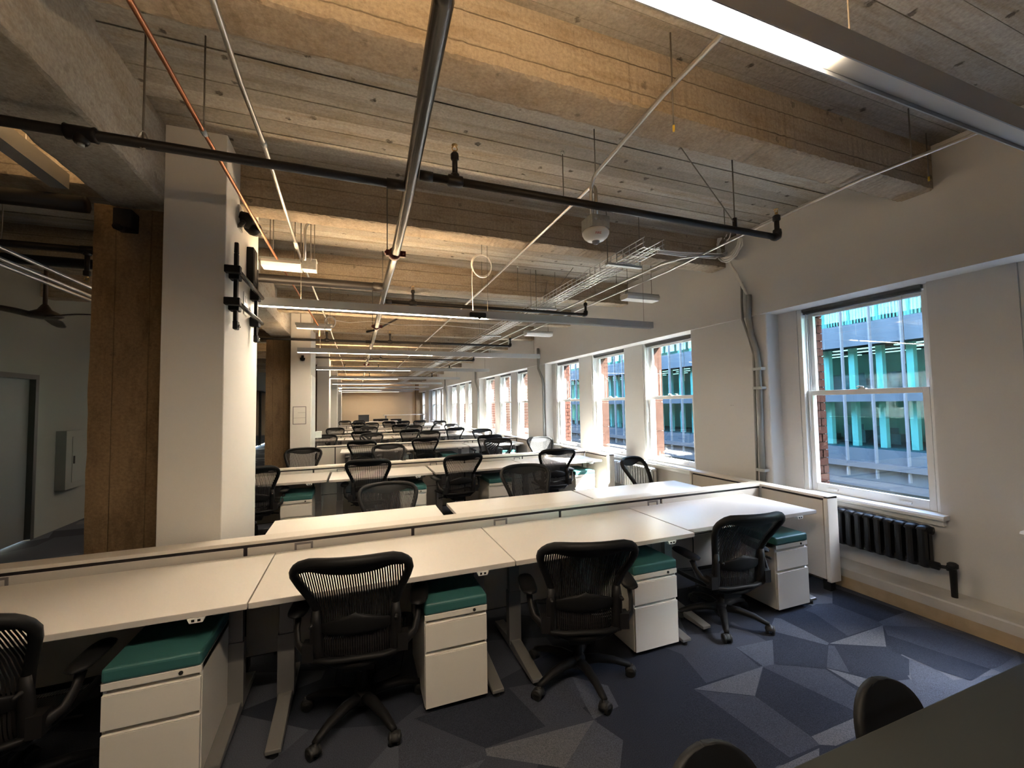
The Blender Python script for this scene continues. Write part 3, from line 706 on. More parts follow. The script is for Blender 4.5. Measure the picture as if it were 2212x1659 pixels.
chair(.03, 2.50, -8.5, 'largest black mesh chair, back to the camera, at the second near desk from left', .035, base=18)
chair(1.27, 2.33, -16.5, 'black mesh chair turned slightly right, middle of the front row between two pedestals', .075, base=-4)
chair(2.60, 2.50, -7, 'black mesh chair nearest the window end of the front row, left of the end pedestal', .115, base=20)
# second desk row, backs to the camera
def place(px, py, Y, rot, label, ztop=.985, dz=0., off=.395, arms=True):
    """the top of the backrest stands at pixel px on the plane Y"""
    p = ony(px, py, Y); a = math.radians(rot)
    return chair(p.x-off*math.sin(a), Y+off*math.cos(a), rot, label, dz, arms=arms)
place(543, 1030, 5.5, 4, 'black mesh chair half hidden by the white column casing')
place(795, 992, 5.55, -4, 'black mesh chair at the second desk row, left of the desk gap')
place(1005, 980, 5.52, 6, 'black mesh chair at the second desk row, right of the desk gap')
place(1207, 970, 5.45, -8, 'black mesh chair with sunlit right arm at the second desk row by the windows')
# far side of the nearest row, facing the camera
place(837, 1050, 4.28, 182, 'low dark chair facing the camera behind the nearest desk row, left one', dz=.085)
place(1130, 1010, 4.25, 176, 'wide dark chair facing the camera behind the nearest desk row, middle one')
place(1357, 1000, 4.28, 207, 'dark chair turned towards the radiator behind the nearest desk row, right one', dz=.01)
place(657, 975, 7.62, 178, 'dark chair facing the camera behind the second desk row, beside the second column')
place(838, 965, 7.62, 184, 'dark chair facing the camera behind the second desk row, left of centre')
place(1074, 950, 7.75, 172, 'dark chair facing the camera behind the second desk row, right of centre', dz=.0)
place(1163, 948, 7.62, 180, 'dark see-through chair facing the camera behind the second desk row, nearest the windows')
FARC = [(2, 'front', 8.72, 0, [781, 920, 1060]), (2, 'back', 11.0, 180, [702, 803, 927, 1040]), (3, 'front', 12.1, 0, [781, 886, 986]), (3, 'back', 14.52, 180, [724, 797, 894, 974]),
        (4, 'front', 15.6, 0, [780, 864, 942]), (4, 'back', 18.02, 180, [803, 950]), (5, 'front', 19.1, 0, [774, 840, 873, 907]), (5, 'back', 21.52, 180, [745, 776])]
for k, side, Y, rot, L in FARC:
    for i, px in enumerate(L):
        r_ = rot+random.uniform(-9, 9)
        if (k, px) == (4, 942): r_ = 75
        place(px, 935, Y, r_, 'black mesh chair, %s side of the %s, %s' % ('near' if side == 'front' else 'far', ROWN[k], ['leftmost' if len(L) > 1 else 'only one', 'second from left' if len(L) > 2 else 'right one', 'third from left' if len(L) > 3 else 'rightmost', 'rightmost'][i]))

# ------------------------------------------------------------------ far end: raised table, low table and stored boxes
t = thing('raised_table', 'white standing-height table near the far wall', 'table', (2.75, 26.6, 0))
box('top', M_DESK, -1.25, 1.25, -.4, .4, 1.10, 1.14, t)
for sx in (-1.1, 1.1): box('leg', M_LEG, sx-.05, sx+.05, -.05, .05, .03, 1.10, t); box('foot', M_LEG, sx-.05, sx+.05, -.35, .35, 0, .04, t)
t = thing('long_table', 'low white table carrying stored black gear near the far wall', 'table', (.85, 24.6, 0))
box('top', M_DESK, -1.3, 1.3, -.4, .4, .80, .83, t)
for sx in (-1.2, 1.2):
    for sy in (-.33, .33): box('leg', M_LEG, sx-.03, sx+.03, sy-.03, sy+.03, 0, .80, t)
def carton(x, y, z, w, d, h, m, lab, cat='box'):
    t = thing('storage_box', lab, cat, (x, y, z)); box('body', m, -w/2, w/2, -d/2, d/2, 0, h, t, bevel=.02); box('lid', m, -w/2-.01, w/2+.01, -d/2-.01, d/2+.01, h, h+.04, t, bevel=.01)
carton(.35, 24.6, .83, .55, .45, .34, M_DIM, 'grey storage box standing on the low table at the far end')
t = thing('folded_monitor', 'black monitor lying on the low table, right of the grey box', 'monitor', (1.25, 24.6, .83))
box('screen', M_BLK, -.4, .4, -.2, .2, .02, .14, t, bevel=.02); box('stand', M_BLK2, -.12, .12, -.1, .1, 0, .03, t)
carton(2.2, 26.0, 0, .6, .4, .85, M_BLK, 'black crate standing in front of the raised table')
carton(3.1, 26.1, 0, .9, .35, .55, M_DIM, 'dark grey cabinet under the right half of the raised table', 'cabinet')

# ------------------------------------------------------------------ dark table and café chairs at the bottom right
t = thing('meeting_table', 'dark grey meeting table in the bottom right corner', 'table', (1.85, .23, 0))
box('top', M_TABLE, -1.40, 1.45, -.60, .555, .712, .742, t, bevel=.004)
for sx in (-1.2, 1.3):
    for sy in (-.5, .45): MB().cyl((sx, sy, 0), (sx, sy, .712), .025, 10).build('leg', M_BLK, t)
def cafe_chair(x, y, rot, lab):
    t = thing('shell_chair', lab, 'chair', (x, y, 0), rot, 'black shell chairs at the dark table')
    rows = []
    for q in range(19):
        u = q/18; z = .48+.32*(1-(1-u)**1.6); v = max(0, (z-.60)/.20); w = (.128+.022*min(1, (z-.48)/.12))*max(0, 1-v**3.6)**.5+.004
        rows.append([(-w+2*w*j/12, .018*(w*(2*j/12-1)/.15)**2-(z-.5)*.22, z) for j in range(13)])
    m = MB(); m.sheet(rows); o = m.build('backrest', M_BLK, t); s = o.modifiers.new('thick', 'SOLIDIFY'); s.thickness = .022; s.offset = 0
    rows = [[(-w+2*w*j/8, y_, z_-.02*(1-(2*j/8-1)**2)) for j in range(9)] for y_, w, z_ in ((-.02, .17, .49), (.04, .20, .455), (.2, .21, .445), (.36, .20, .445), (.41, .17, .43))]
    o = MB().sheet(rows).build('seat', M_BLK, t); s = o.modifiers.new('thick', 'SOLIDIFY'); s.thickness = .018; s.offset = 0
    for sx in (-.17, .17):
        for sy, ty in ((.06, .0), (.32, .38)): MB().cyl((sx*.8, sy, .44), (sx*1.25, ty, 0), .011, 8).build('leg', M_CHROME, t)
cafe_chair(1.50, .795, PI, 'black rounded shell chair back behind the dark table, nearer the right edge')
cafe_chair(.82, .80, PI, 'black rounded shell chair back at the bottom edge left of the dark table')

# ------------------------------------------------------------------ radiators
def radiator(x, y0, y1, z0, z1, m, label, n, valve=True):
    t = thing('radiator', label, 'radiator', (x, (y0+y1)/2, z0)); L = y1-y0; h = z1-z0; p = L/n
    for i in range(n):
        c = -L/2+p*(i+.5); s = MB(); w = p*.30
        s.poly([(-.062, c-w), (-.068, c-w*.5), (-.068, c+w*.5), (-.062, c+w), (-.02, c+w*1.1), (-.02, c-w*1.1)], .02, h-.02, 'z')
        s.poly([(.045, c-w), (.05, c), (.045, c+w), (.0, c+w), (.0, c-w)], .02, h-.02, 'z')
        s.tube([(-.06, c, h-.028), (-.03, c, h-.012), (.02, c, h-.012), (.045, c, h-.03)], .019, 8, squash=(.8, p*.48/.019)); s.tube([(-.06, c, .028), (-.03, c, .016), (.02, c, .016), (.045, c, .03)], .019, 8, squash=(.8, p*.48/.019))
        s.build('section', m, t)
    MB().cyl((0, -L/2-.012, h-.03), (0, L/2+.012, h-.03), .03, 12).build('header', m, t); MB().cyl((0, -L/2-.035, .03), (0, L/2+.02, .03), .03, 10).build('header', m, t)
    for q in (-L/4, L/4): MB().box(.02, XM-x, q-.02, q+.02, h-.08, h-.05).build('wall_bracket', m, t)
    if valve:
        v = MB(); v.cyl((0, -L/2-.03, .03), (0, -L/2-.09, .04), .013, 8); v.tube([(0, -L/2-.085, .04), (0, -L/2-.115, .04), (0, -L/2-.115, .02), (0, -L/2-.115, .178-z0)], [.026, .028, .022, .019], 10)
        v.lathe([(.02, .04), (.032, .05), (.032, .075), (.02, .085), (.001, .086)], (0, -L/2-.115, 0), 10); v.build('valve', m, t)
    return t
radiator(4.165, 1.945, 2.97, .345, .665, M_RADB, 'black cast iron radiator on the wall under the nearest window', 14)
radiator(4.165, 5.15, 6.75, .30, .68, M_RADW, 'white cast iron radiator behind the nearest desk row under the bright windows', 26)
# ------------------------------------------------------------------ pendant lights
def pendant(n, Y, z, x0, xlit, x1, label, lit=True):
    t = thing('linear_pendant', label, 'pendant light', (x0, Y, z), group='long grey pendant lights'); L = x1-x0; w = .033; h = .082
    m = MB(); m.box(0, L, -w, -w+.004, 0, h); m.box(0, L, w-.004, w, 0, h); m.box(0, L, -w+.004, w-.004, .035, .04); m.box(0, .004, -w+.004, w-.004, 0, h); m.box(L-.004, L, -w+.004, w-.004, 0, h)
    m.build('housing', M_FIX, t)
    a = xlit-x0
    box('lit_lens', M_LENS1, .004, a, -w+.006, w-.006, .003, .010, t); box('unlit_lens', M_LENS0, a+.006, L-.004, -w+.006, w-.006, .012, .018, t)
    box('uplight_lens', M_UPL, .03, a, -w+.006, w-.006, h-.012, h-.004, t)
    for q in (.35, L/2, L-.12): MB().cyl((q, 0, .05), (q, 0, ZS-z), .0025, 5).build('suspension_cable', M_ROD, t)
    return t
FY = [.735, 4.345, 7.86, 11.4, 15.0, 18.5, 22.1, 25.7, 28.6]
FN = ['big close-up grey pendant light across the top right corner, half of it lit', 'second long pendant light, above the second aisle, with a sensor box', 'third long pendant light back from the camera', 'fourth long pendant light back from the camera',
      'fifth long pendant light back from the camera', 'sixth long pendant light back from the camera', 'seventh long pendant light back from the camera', 'eighth long pendant light back from the camera', 'farthest long pendant light, before the end wall']
for i, Y in enumerate(FY):
    xl, xr = (-1.1, 3.55)
    pendant(i, Y, 2.605, xl+(.25 if i == 1 else .15), 1.235 if i == 0 else 2.6 if i == 8 else 1.33, 3.62 if i == 0 else xr, FN[i])
s = thing('light_sensor', 'small dark sensor box hung on the second pendant light', 'sensor', (1.22, 4.345-.045, 2.60)); box('body', M_BLK2, -.09, .09, -.03, .012, .005, .06, s, bevel=.012); MB().lathe([(.018, 0), (.014, -.012), (.001, -.016)], (.02, 0, .006), 10).build('lens', M_BLK, s)
for i, (x, y0, y1) in enumerate(((-1.79, .3, 3.45), (-1.79, 5.9, 9.0), (-1.79, 11.5, 14.6))):
    t = thing('linear_pendant', ['grey pendant light beyond the beam at the upper left corner', 'pendant light left of the second column', 'pendant light left of the third column'][i], 'pendant light', (x, y0, 3.10), group='pendant lights left of the columns'); L = y1-y0
    box('housing', M_FIX, -.045, .045, 0, L, 0, .10, t); box('uplight_lens', M_UPS, -.035, .035, .03, L-.03, .101, .106, t)
    for q in (.3, L-.3): MB().cyl((0, q, .1), (0, q, ZS-3.10), .003, 5).build('suspension_cable', M_ROD, t)

# ------------------------------------------------------------------ sprinkler pipework
PZ = 2.96
mp = [onz(953, -60, PZ)]+[onz(*p, PZ) for p in ((958, 0), (879, 435), (855.4, 542), (830, 630), (813.5, 705), (791, 788))]+[Vector((.27, 20, PZ)), Vector((.27, 28, PZ))]
mt = thing('sprinkler_main', 'thick dark steel sprinkler main running away along the ceiling', 'pipe', (0, 0, 0))
MB().tube(mp, .036, 16).build('pipe', M_MAIN, mt)
def rodto(p, parent, name='hanger_rod', r=.005, zt=ZS): MB().cyl(tuple(p), (p[0], p[1], zt), r, 6).build(name, M_ROD, parent)
for px, py in ((852, 549), (813, 706), (791, 788)):
    p = onz(px, py, PZ); c = MB(); c.tube([p+Vector((0, -.035, 0)), p+Vector((0, -.03, 0)), p+Vector((0, .03, 0)), p+Vector((0, .035, 0))], [.04, .05, .05, .04], 14)
    for s in (-1, 1): c.box(p.x+s*.045-.012*(1-s), p.x+s*.045+.012*(1+s)+.024, p.y-.014, p.y+.014, p.z-.02, p.z+.03); c.cyl((p.x+s*.072, p.y-.03, p.z+.005), (p.x+s*.072, p.y+.03, p.z+.005), .009, 8)
    c.build('red_coupling', M_RED, mt); rodto((p.x-.06, p.y-.02, p.z+.03), mt)
for y in (5.2, 10.5, 15.5): rodto((.29, y, PZ), mt)
def head(p, up, parent, hgt=.16):
    """tee, nipple, bushing and brass upright head at point p"""
    m = MB(); s = 1 if up else -1
    m.tube([p+Vector((-.045, 0, 0)), p+Vector((-.04, 0, 0)), p+Vector((.04, 0, 0)), p+Vector((.045, 0, 0))], [.026, .033, .033, .026], 12)
    m.tube([p, p+Vector((0, 0, s*.04)), p+Vector((0, 0, s*.045))], [.03, .026, .018], 12); m.cyl(p+Vector((0, 0, s*.04)), p+Vector((0, 0, s*hgt)), .016, 10)
    m.tube([p+Vector((0, 0, s*(hgt-.035))), p+Vector((0, 0, s*(hgt-.03))), p+Vector((0, 0, s*hgt)), p+Vector((0, 0, s*(hgt+.01)))], [.018, .024, .024, .016], 8)
    o = m.build('sprinkler_tee', M_PIPE, parent)
    b = MB(); q = p+Vector((0, 0, s*hgt)); b.cyl(q, q+Vector((0, 0, s*.02)), .012, 8)
    for a in (-1, 1): b.tube([q+Vector((a*.01, 0, s*.02)), q+Vector((a*.016, 0, s*.035)), q+Vector((a*.006, 0, s*.052))], .0035, 5)
    b.cyl(q+Vector((0, 0, s*.052)), q+Vector((0, 0, s*.056)), .018, 10); b.build('sprinkler_head', M_BRASS, o)
def branch(name, label, Yl, Yr, xr, heads, xl=-3.9, r=.024, rl=None):
    rl = rl or r
    t = thing('sprinkler_branch', label, 'pipe', (0, 0, 0))
    if Yl: MB().cyl((xl, Yl, PZ), (.25, Yl, PZ), rl, 12).build('pipe', M_PIPE, t); MB().cyl((.16, Yl, PZ), (.262, Yl, PZ), rl+.006, 12).build('outlet', M_PIPE, t)
    if Yr:
        MB().tube([(.33, Yr, PZ), (xr-.02, Yr, PZ)], r, 12).build('pipe', M_PIPE, t); MB().cyl((.33, Yr, PZ), (.40, Yr, PZ), r+.005, 12).build('outlet', M_PIPE, t)
        e = MB(); e.tube([(xr-.05, Yr, PZ), (xr-.02, Yr, PZ), (xr-.004, Yr, PZ+.006), (xr, Yr, PZ+.03), (xr, Yr, PZ+.06)], [r+.006, r+.009, r+.009, r+.009, r+.006], 12)
        e.cyl((xr, Yr, PZ+.05), (xr, Yr, PZ+.15), .019, 10); e.tube([(xr, Yr, PZ+.13), (xr, Yr, PZ+.14), (xr, Yr, PZ+.17), (xr, Yr, PZ+.18)], [.02, .029, .029, .018], 10)
        o = e.build('elbow', M_PIPE, t)
        b = MB().cyl((xr, Yr, PZ+.17), (xr, Yr, PZ+.20), .011, 8); b.cyl((xr, Yr, PZ+.225), (xr, Yr, PZ+.229), .018, 10)
        for a in (-1, 1): b.tube([(xr+a*.01, Yr, PZ+.2), (xr+a*.015, Yr, PZ+.213), (xr+a*.006, Yr, PZ+.226)], .0035, 5)
        b.build('sprinkler_head', M_BRASS, o)
    for x, up in heads: head(Vector((x, Yl if x < .25 else Yr, PZ)), up, t)
    return t
B1 = branch('b', 'black sprinkler branch pipe crossing the whole picture in front of the nearest bay', 2.455, 2.31, 3.14, [(.53, True)])
tp = Vector((-1.205, 2.455, PZ)); m = MB(); m.tube([tp+Vector((-.06, 0, 0)), tp+Vector((-.055, 0, 0)), tp+Vector((-.04, 0, 0)), tp+Vector((.04, 0, 0)), tp+Vector((.055, 0, 0)), tp+Vector((.06, 0, 0))], [.027, .036, .032, .032, .036, .027], 12); m.tube([tp, tp+Vector((0, 0, -.04)), tp+Vector((0, 0, -.05))], [.03, .03, .024], 12); mo = m.build('plugged_tee', M_PIPE, B1); MB().cyl(tp+Vector((0, 0, -.05)), tp+Vector((0, 0, -.062)), .014, 6).build('plug', M_GBOX, mo)
rodto((-.975, 2.455, PZ), B1); rodto((2.69, 2.31, PZ), B1); MB().tube([(-.975, 2.455, PZ-.03), (-.945, 2.455, PZ), (-.965, 2.455, PZ+.05), (-.975, 2.455, PZ+.06), (-.985, 2.455, PZ+.05), (-1.005, 2.455, PZ)], .006, 6, True).build('hanger_ring', M_GALV, B1); MB().cyl((2.69, 2.31, PZ), (2.69, 2.31, PZ+.09), .016, 8).build('beam_clamp', M_BLK2, B1)
MB().cyl((2.69, 2.31, PZ+.05), (2.15, 2.31, ZS), .004, 5).build('brace_wire', M_ROD, B1)
B2 = branch('b', 'black sprinkler branch pipe above the second pendant light', 4.68, 5.30, 3.15, [(.66, True)], rl=.044); rodto((2.36, 5.30, PZ), B2)
B3 = branch('b', 'third black sprinkler branch pipe, over the third pendant light', 8.75, 8.66, 3.2, [(-.55, True), (.62, True)]); rodto((2.5, 8.66, PZ), B3)
B4 = branch('b', 'fourth black sprinkler branch pipe, far back', 11.8, 11.78, 3.2, [(.6, True)], xl=-1.15); B5 = branch('b', 'fifth black sprinkler branch pipe, farthest visible', 15.2, 15.2, 3.2, [(-.4, True), (.7, True)], xl=-1.15)
B6 = branch('b', 'sixth black sprinkler branch pipe before the end wall', 19.0, 19.0, 3.2, [(.5, True)], xl=-1.15)
m = MB(); p = onz(813.5, 712, PZ); m.tube([p+Vector((-.16, -.15, -.07)), p+Vector((0, .02, 0)), p+Vector((.45, .5, .35))], .018, 8)
tag(m.build('sway_brace', M_PIPE), 'black diagonal sway brace clamped to the sprinkler main', 'brace')

# ------------------------------------------------------------------ conduits and tubes
def run(name, m, r, pts, label, cat, hangers=(), zt=ZS, n=8, joints=()):
    t = thing(name, label, cat, (0, 0, 0)); MB().tube(pts, r, n).build('tube', m, t)
    for p in hangers: rodto(p, t, r=.004)
    for a, b in joints: MB().cyl(a, b, r*1.35, n).build('coupling', M_GBOX, t)
    return t
cu = [onz(265, -25, 3.05)]+[onz(*p, 3.05) for p in ((280, 0), (360, 140), (440, 285), (590, 545), (690, 708))]
h1 = onz(440, 285, 3.05)
t = run('copper_tube', M_COPPER, .011, cu+[Vector((cu[-1].x, cu[-1].y, 2.9))], 'thin copper tube running back past the white column', 'pipe', [(h1.x, h1.y, 3.05), (cu[4].x, cu[4].y, 3.05)], joints=[((h1.x-.001, h1.y-.02, h1.z), (h1.x+.001, h1.y+.02, h1.z))])
el = [onz(455, -15, 3.15)]+[onz(*p, 3.15) for p in ((460, 0), (520, 180), (570, 310), (650, 560), (705, 690), (735, 770))]+[Vector((-.47, 24, 3.15))]
run('steel_conduit', M_GALV, .0125, el, 'thin steel conduit running back left of the sprinkler main', 'conduit', [(el[4].x, el[4].y, 3.15), (el[5].x, el[5].y+1, 3.15)], joints=[(el[3]-Vector((0, .02, 0)), el[3]+Vector((0, .02, 0))), (onz(637, 520, 3.15), onz(641, 535, 3.15))])
def bend(a, b, c, n=6, r=.12):
    """a..b..c with a rounded corner at b"""
    a, b, c = Vector(a), Vector(b), Vector(c); u = (a-b).normalized()*r; v = (c-b).normalized()*r
    return [a]+[b+u*(1-t)**2+v*t**2 for t in [i/n for i in range(n+1)]]+[c]
sx_, sy_ = 1.545, 2.44
cen = [onz(1575, 60, 3.195)]+[onz(*p, 3.195) for p in ((1550, 85), (1433, 205))]
run('steel_conduit', M_GALV, .0125, cen+bend(cen[-1], (1.50, 2.42, 3.195), (1.52, sy_, 2.93))[1:], 'steel conduit dropping from the lit pendant to the fire strobe', 'conduit', [(1.53, 2.40, 3.2)])
c2 = [onz(1001, 663, 3.2), onz(905, 750, 3.2)]
run('steel_conduit', M_GALV, .0125, bend((1.555, sy_, 2.93), (1.555, sy_, 3.2), tuple(c2[0]), r=.09)+[c2[1], Vector((1.52, 20, 3.2))], 'steel conduit leaving the fire strobe towards the far wall', 'conduit', [(c2[0].x-.02, 5.2, 3.2)])
er = [onz(2200, 245, 3.19)]+[onz(*p, 3.19) for p in ((2085, 298), (1866, 385), (1640, 490), (1440, 587), (1228, 679))]+[Vector((3.41, 24, 3.19))]
run('steel_conduit', M_GALV, .0115, er, 'steel conduit along the top of the window wall', 'conduit', [(3.37, 1.55, 3.19), (3.36, 3.0, 3.19), (3.42, 4.9, 3.19)])
e2 = [onz(1560, 552, 3.155)]+[onz(*p, 3.155) for p in ((1505, 553), (1470, 558), (1430, 570), (1199, 676))]+[Vector((3.06, 24, 3.155))]
run('steel_conduit', M_GALV, .0125, e2, 'steel conduit beside the wire tray curving to the wall coil', 'conduit', [(3.07, 4.9, 3.155), (3.06, 6.3, 3.155)])
lc = [onz(658, 562, 3.0)]; bx = onz(700, 497, 3.36)
run('steel_conduit', M_GALV, .012, bend(tuple(lc[0]), (lc[0].x, lc[0].y, 3.36), (lc[0].x+1.2, lc[0].y-.02, 3.38), r=.1)+[Vector((2.2, lc[0].y-.05, 3.38))], 'steel conduit rising from the left emergency light and running across', 'conduit', [(lc[0].x+.05, lc[0].y, 3.0)])
for i, (a, b, z) in enumerate(((( -2.42, 1.0), (-2.42, 9.5), 2.86), ((-2.55, 1.0), (-2.55, 9.5), 2.84), ((-2.63, 1.0), (-2.63, 9.5), 2.83))):
    run('steel_conduit', M_GALV, .016, [(a[0], a[1], z), (b[0], b[1], z)], 'bright steel conduit in the bundle left of the concrete column, %s of three' % ['upper', 'middle', 'lowest'][i], 'conduit', [(a[0], 3.2, z), (a[0], 6.6, z)])
t = run('steel_conduit', M_PIPE, .055, [(-3.95, 3.42, 3.0), (-1.64, 3.42, 3.0)], 'dark duct crossing behind the upper left pendant', 'pipe', [(-2.2, 3.42, 3.05)])
t = run('steel_conduit', M_PIPE, .028, [(-3.95, 4.2, 2.94), (-1.66, 4.2, 2.94)], 'black pipe with a drop leg left of the concrete column', 'pipe', [(-2.5, 4.2, 2.94)]); head(Vector((-2.0, 4.2, 2.94)), False, t, .2)

# wire basket tray
t = thing('wire_tray', 'galvanised wire basket cable tray hung along the window side', 'cable tray', (2.47, 2.95, 3.03)); L = 24.0
b = MB()
for x, z in ((-.105, .085), (-.105, .042), (-.105, 0), (-.052, 0), (0, 0), (.052, 0), (.105, 0), (.105, .042), (.105, .085)): b.box(x-.003, x+.003, 0, L, z-.003, z+.003)
y = .02
while y < L:
    b.box(-.105, .105, y-.003, y+.003, -.006, 0); b.box(-.108, -.102, y-.003, y+.003, 0, .085); b.box(.102, .108, y-.003, y+.003, 0, .085); y += .1 if y < 6 else .2
o = b.build('wire_basket', M_GALV, t); o['kind'] = 'stuff'
for y in (.45, 2.35, 4.8, 7.4, 10, 13):
    MB().box(-.2, .2, y-.02, y+.02, -.03, -.008).build('bracket', M_GBOX, t)
    for s in (-.19, .19): MB().cyl((s, y, -.03), (s, y, ZS-3.03), .004, 5).build('hanger_rod', M_ROD, t)
cb = MB()
for q in range(5):
    cb.tube([(-.07+q*.035+random.uniform(-.012, .012), .2+i*1.6, .010+random.uniform(0, .006)) for i in range(15)], .006, 5)
o = cb.build('cables', M_CABLE, t); o['kind'] = 'stuff'
MB().cyl((.0, 2.4, -.01), (.35, 2.1, .52), .004, 5).build('brace_wire', M_ROD, t); MB().cyl((.0, 2.4, -.01), (.2, 2.6, .52), .004, 5).build('brace_wire', M_ROD, t)

# cable coil and risers at the main pier
t = thing('cable_coil', 'coil of pale cable looped at the top of the white pier', 'cable', (0, 0, 0))
cc = onx(1574, 530, 3.95); cb = MB()
for q in range(6):
    rr = .165+random.uniform(-.018, .02)
    cb.tube([(cc.x+random.uniform(-.018, .018), cc.y+rr*math.cos(a)*.9, cc.z+rr*math.sin(a)+.01*q) for a in [2*PI*i/20 for i in range(20)]], .0115, 6, True)
cb.build('coil', M_CABLE, t)
tail = MB()
for q in range(3): tail.tube([(cc.x, cc.y+.06-.02*q, cc.z-.11), tuple(onx(1592, 590, 4.0)+Vector((0, .012*q, 0))), tuple(onx(1606, 620, 4.02)+Vector((0, .008*q, 0))), tuple(onx(1616, 640, 4.03))], .009, 6)
tail.build('cable_tail', M_CABLE, t)
tail = MB()
for q in range(3): tail.tube([(cc.x, cc.y+.03, cc.z-.1+.02*q), tuple(onx(1545, 548+5*q, 3.7)), tuple(onx(1470, 545+4*q, 3.1)), tuple(onx(1420, 540+3*q, 2.55))], .008, 6)
tail.build('cable_tail', M_CABLE, t)
for p in (onx(1567, 497, 3.93), onx(1574, 500, 3.93)): MB().tube([p+Vector((0, 0, -.0)), p+Vector((0, -.025, -.03)), p+Vector((0, -.01, -.07)), p+Vector((.01, .03, -.09))], .006, 6).build('hook', M_WHT, t)
def on_pier(px, py, off=.0):
    p = onx(px, py, XP-.035-off)
    if p.z > ZH-.02: p = onx(px, py, XU-.035-off)
    return p
t = thing('riser_conduit', 'fat grey riser conduit bending down the white pier', 'conduit', (0, 0, 0))
MB().tube([on_pier(1617, 637), on_pier(1617, 668), on_pier(1617, 690, .0), on_pier(1622, 720), on_pier(1633, 752), on_pier(1638, 785), on_pier(1641, 850), on_pier(1648, 1038)], .029, 12).build('tube', M_RISER, t)
for q in (797, 838, 1015):
    p = on_pier(1639+(q-797)*.037, q); MB().box(p.x-.036, p.x+.05, p.y-.055, p.y+.055, p.z-.014, p.z+.014).build('strap', M_GBOX, t)
t = thing('riser_conduit', 'thin grey conduit bending down left of the fat riser', 'conduit', (0, 0, 0))
MB().tube([on_pier(1602, 610), on_pier(1602, 650), on_pier(1604, 690), on_pier(1618, 730), on_pier(1628, 765), on_pier(1630, 850), on_pier(1636, 1038)], .013, 10).build('tube', M_RISER, t)
for k in (1, 2, 3):
    y = 3.4+GP*k; t = thing('riser_conduit', 'grey riser conduit on the %s pier back' % ORD[k], 'conduit', (0, 0, 0))
    MB().tube([(XU-.035, y, 2.98), (XU-.035, y, 2.65), (XU-.035, y, 2.5), (XP-.03, y-.12, 2.25), (XP-.03, y-.16, 2.1), (XP-.03, y-.16, 0.2)], .03, 10).build('tube', M_RISER, t)

# emergency lights, junction boxes
def em_light(x0, x1, y, z, label):
    t = thing('emergency_light', label, 'light', ((x0+x1)/2, y, z), group='flat white hanging lights'); h = (x1-x0)/2
    MB().poly([(-.07, 0), (.07, 0), (.085, .035), (.085, .06), (-.085, .06), (-.085, .035)], -h, h, 'x').build('diffuser', M_DIFF, t)
    box('driver_box', M_GBOX, -h-.02, h+.02, -.05, .05, .06, .09, t)
    for s in (-h+.06, h-.06): MB().cyl((s, 0, .09), (s, 0, ZS-z), .004, 5).build('hanger_rod', M_ROD, t)
    return t
em_light(-.83, -.50, 4.40, 2.985, 'flat white light hung beside the white column casing'); t = thing('junction_box', 'grey steel junction box at the end of the left flat light', 'box', (-.43, 4.40, 2.985)); box('body', M_GBOX, -.06, .06, -.06, .06, 0, .1, t, bevel=.004); box('cover', M_GBOX, -.064, .064, -.064, .064, .1, .106, t); rodto((-.40-.43*0-.43+.40, 0, 0), t) if 0 else None
MB().cyl((.04, 0, .1), (.04, 0, ZS-2.985), .004, 5).build('hanger_rod', M_ROD, t)
em_light(3.22, 3.72, 4.46, 2.99, 'flat white light hung by the window wall, nearest one'); em_light(3.05, 3.6, 7.4, 2.99, 'flat white light hung by the window wall, second one'); em_light(3.1, 3.6, 11.2, 2.99, 'flat white light hung by the window wall, third one')
em_light(-.95, -.42, 7.75, 3.0, 'flat white light hung in front of the second column')
# fire strobe
t = thing('fire_strobe', 'white round fire alarm strobe with clear dome hanging from a conduit', 'alarm', (1.545, 2.44, 2.78))
box('back_box', M_GBOX, -.07, .07, -.07, .07, .075, .16, t, bevel=.003)
kn = MB()
for q in range(3): kn.cyl((-.04+.04*q, -.0705, .13), (-.04+.04*q, -.072, .13), .011, 10)
kn.build('knockout', M_FIX, t)
MB().lathe([(.001, .0), (.035, .001), (.06, .009), (.08, .026), (.091, .048), (.093, .06), (.082, .074), (.001, .077)], n=28).build('cover', M_WHT, t)
MB().lathe([(.001, -.024), (.014, -.021), (.023, -.012), (.027, .002), (.034, .003), (.034, .008)], n=16).build('dome_lens', M_DOME, t)
fc = bpy.data.curves.new('lettering', 'FONT'); fc.body = 'FIRE'; fc.size = .022; fc.align_x = 'CENTER'; fc.extrude = .0004; fc.materials.append(mat('red_lettering', (.55, .03, .02), .5))
ftmp = bpy.data.objects.new('lettering_curve', fc); C.objects.link(ftmp); bpy.context.view_layer.update()
fme = bpy.data.meshes.new_from_object(ftmp.evaluated_get(bpy.context.evaluated_depsgraph_get())); bpy.data.objects.remove(ftmp); fo = link('lettering', fme, t)
dr = Vector((-.32, -.9, 0)).normalized(); nrm = (dr*.75+Vector((0, 0, -.66))).normalized(); ups = (Vector((0, 0, 1))-nrm*nrm.z).normalized(); rt_ = ups.cross(nrm)
fo.matrix_local = Matrix.Translation(dr*.0775+Vector((0, 0, .0225))+nrm*.002) @ Matrix((rt_, ups, nrm)).transposed().to_4x4()
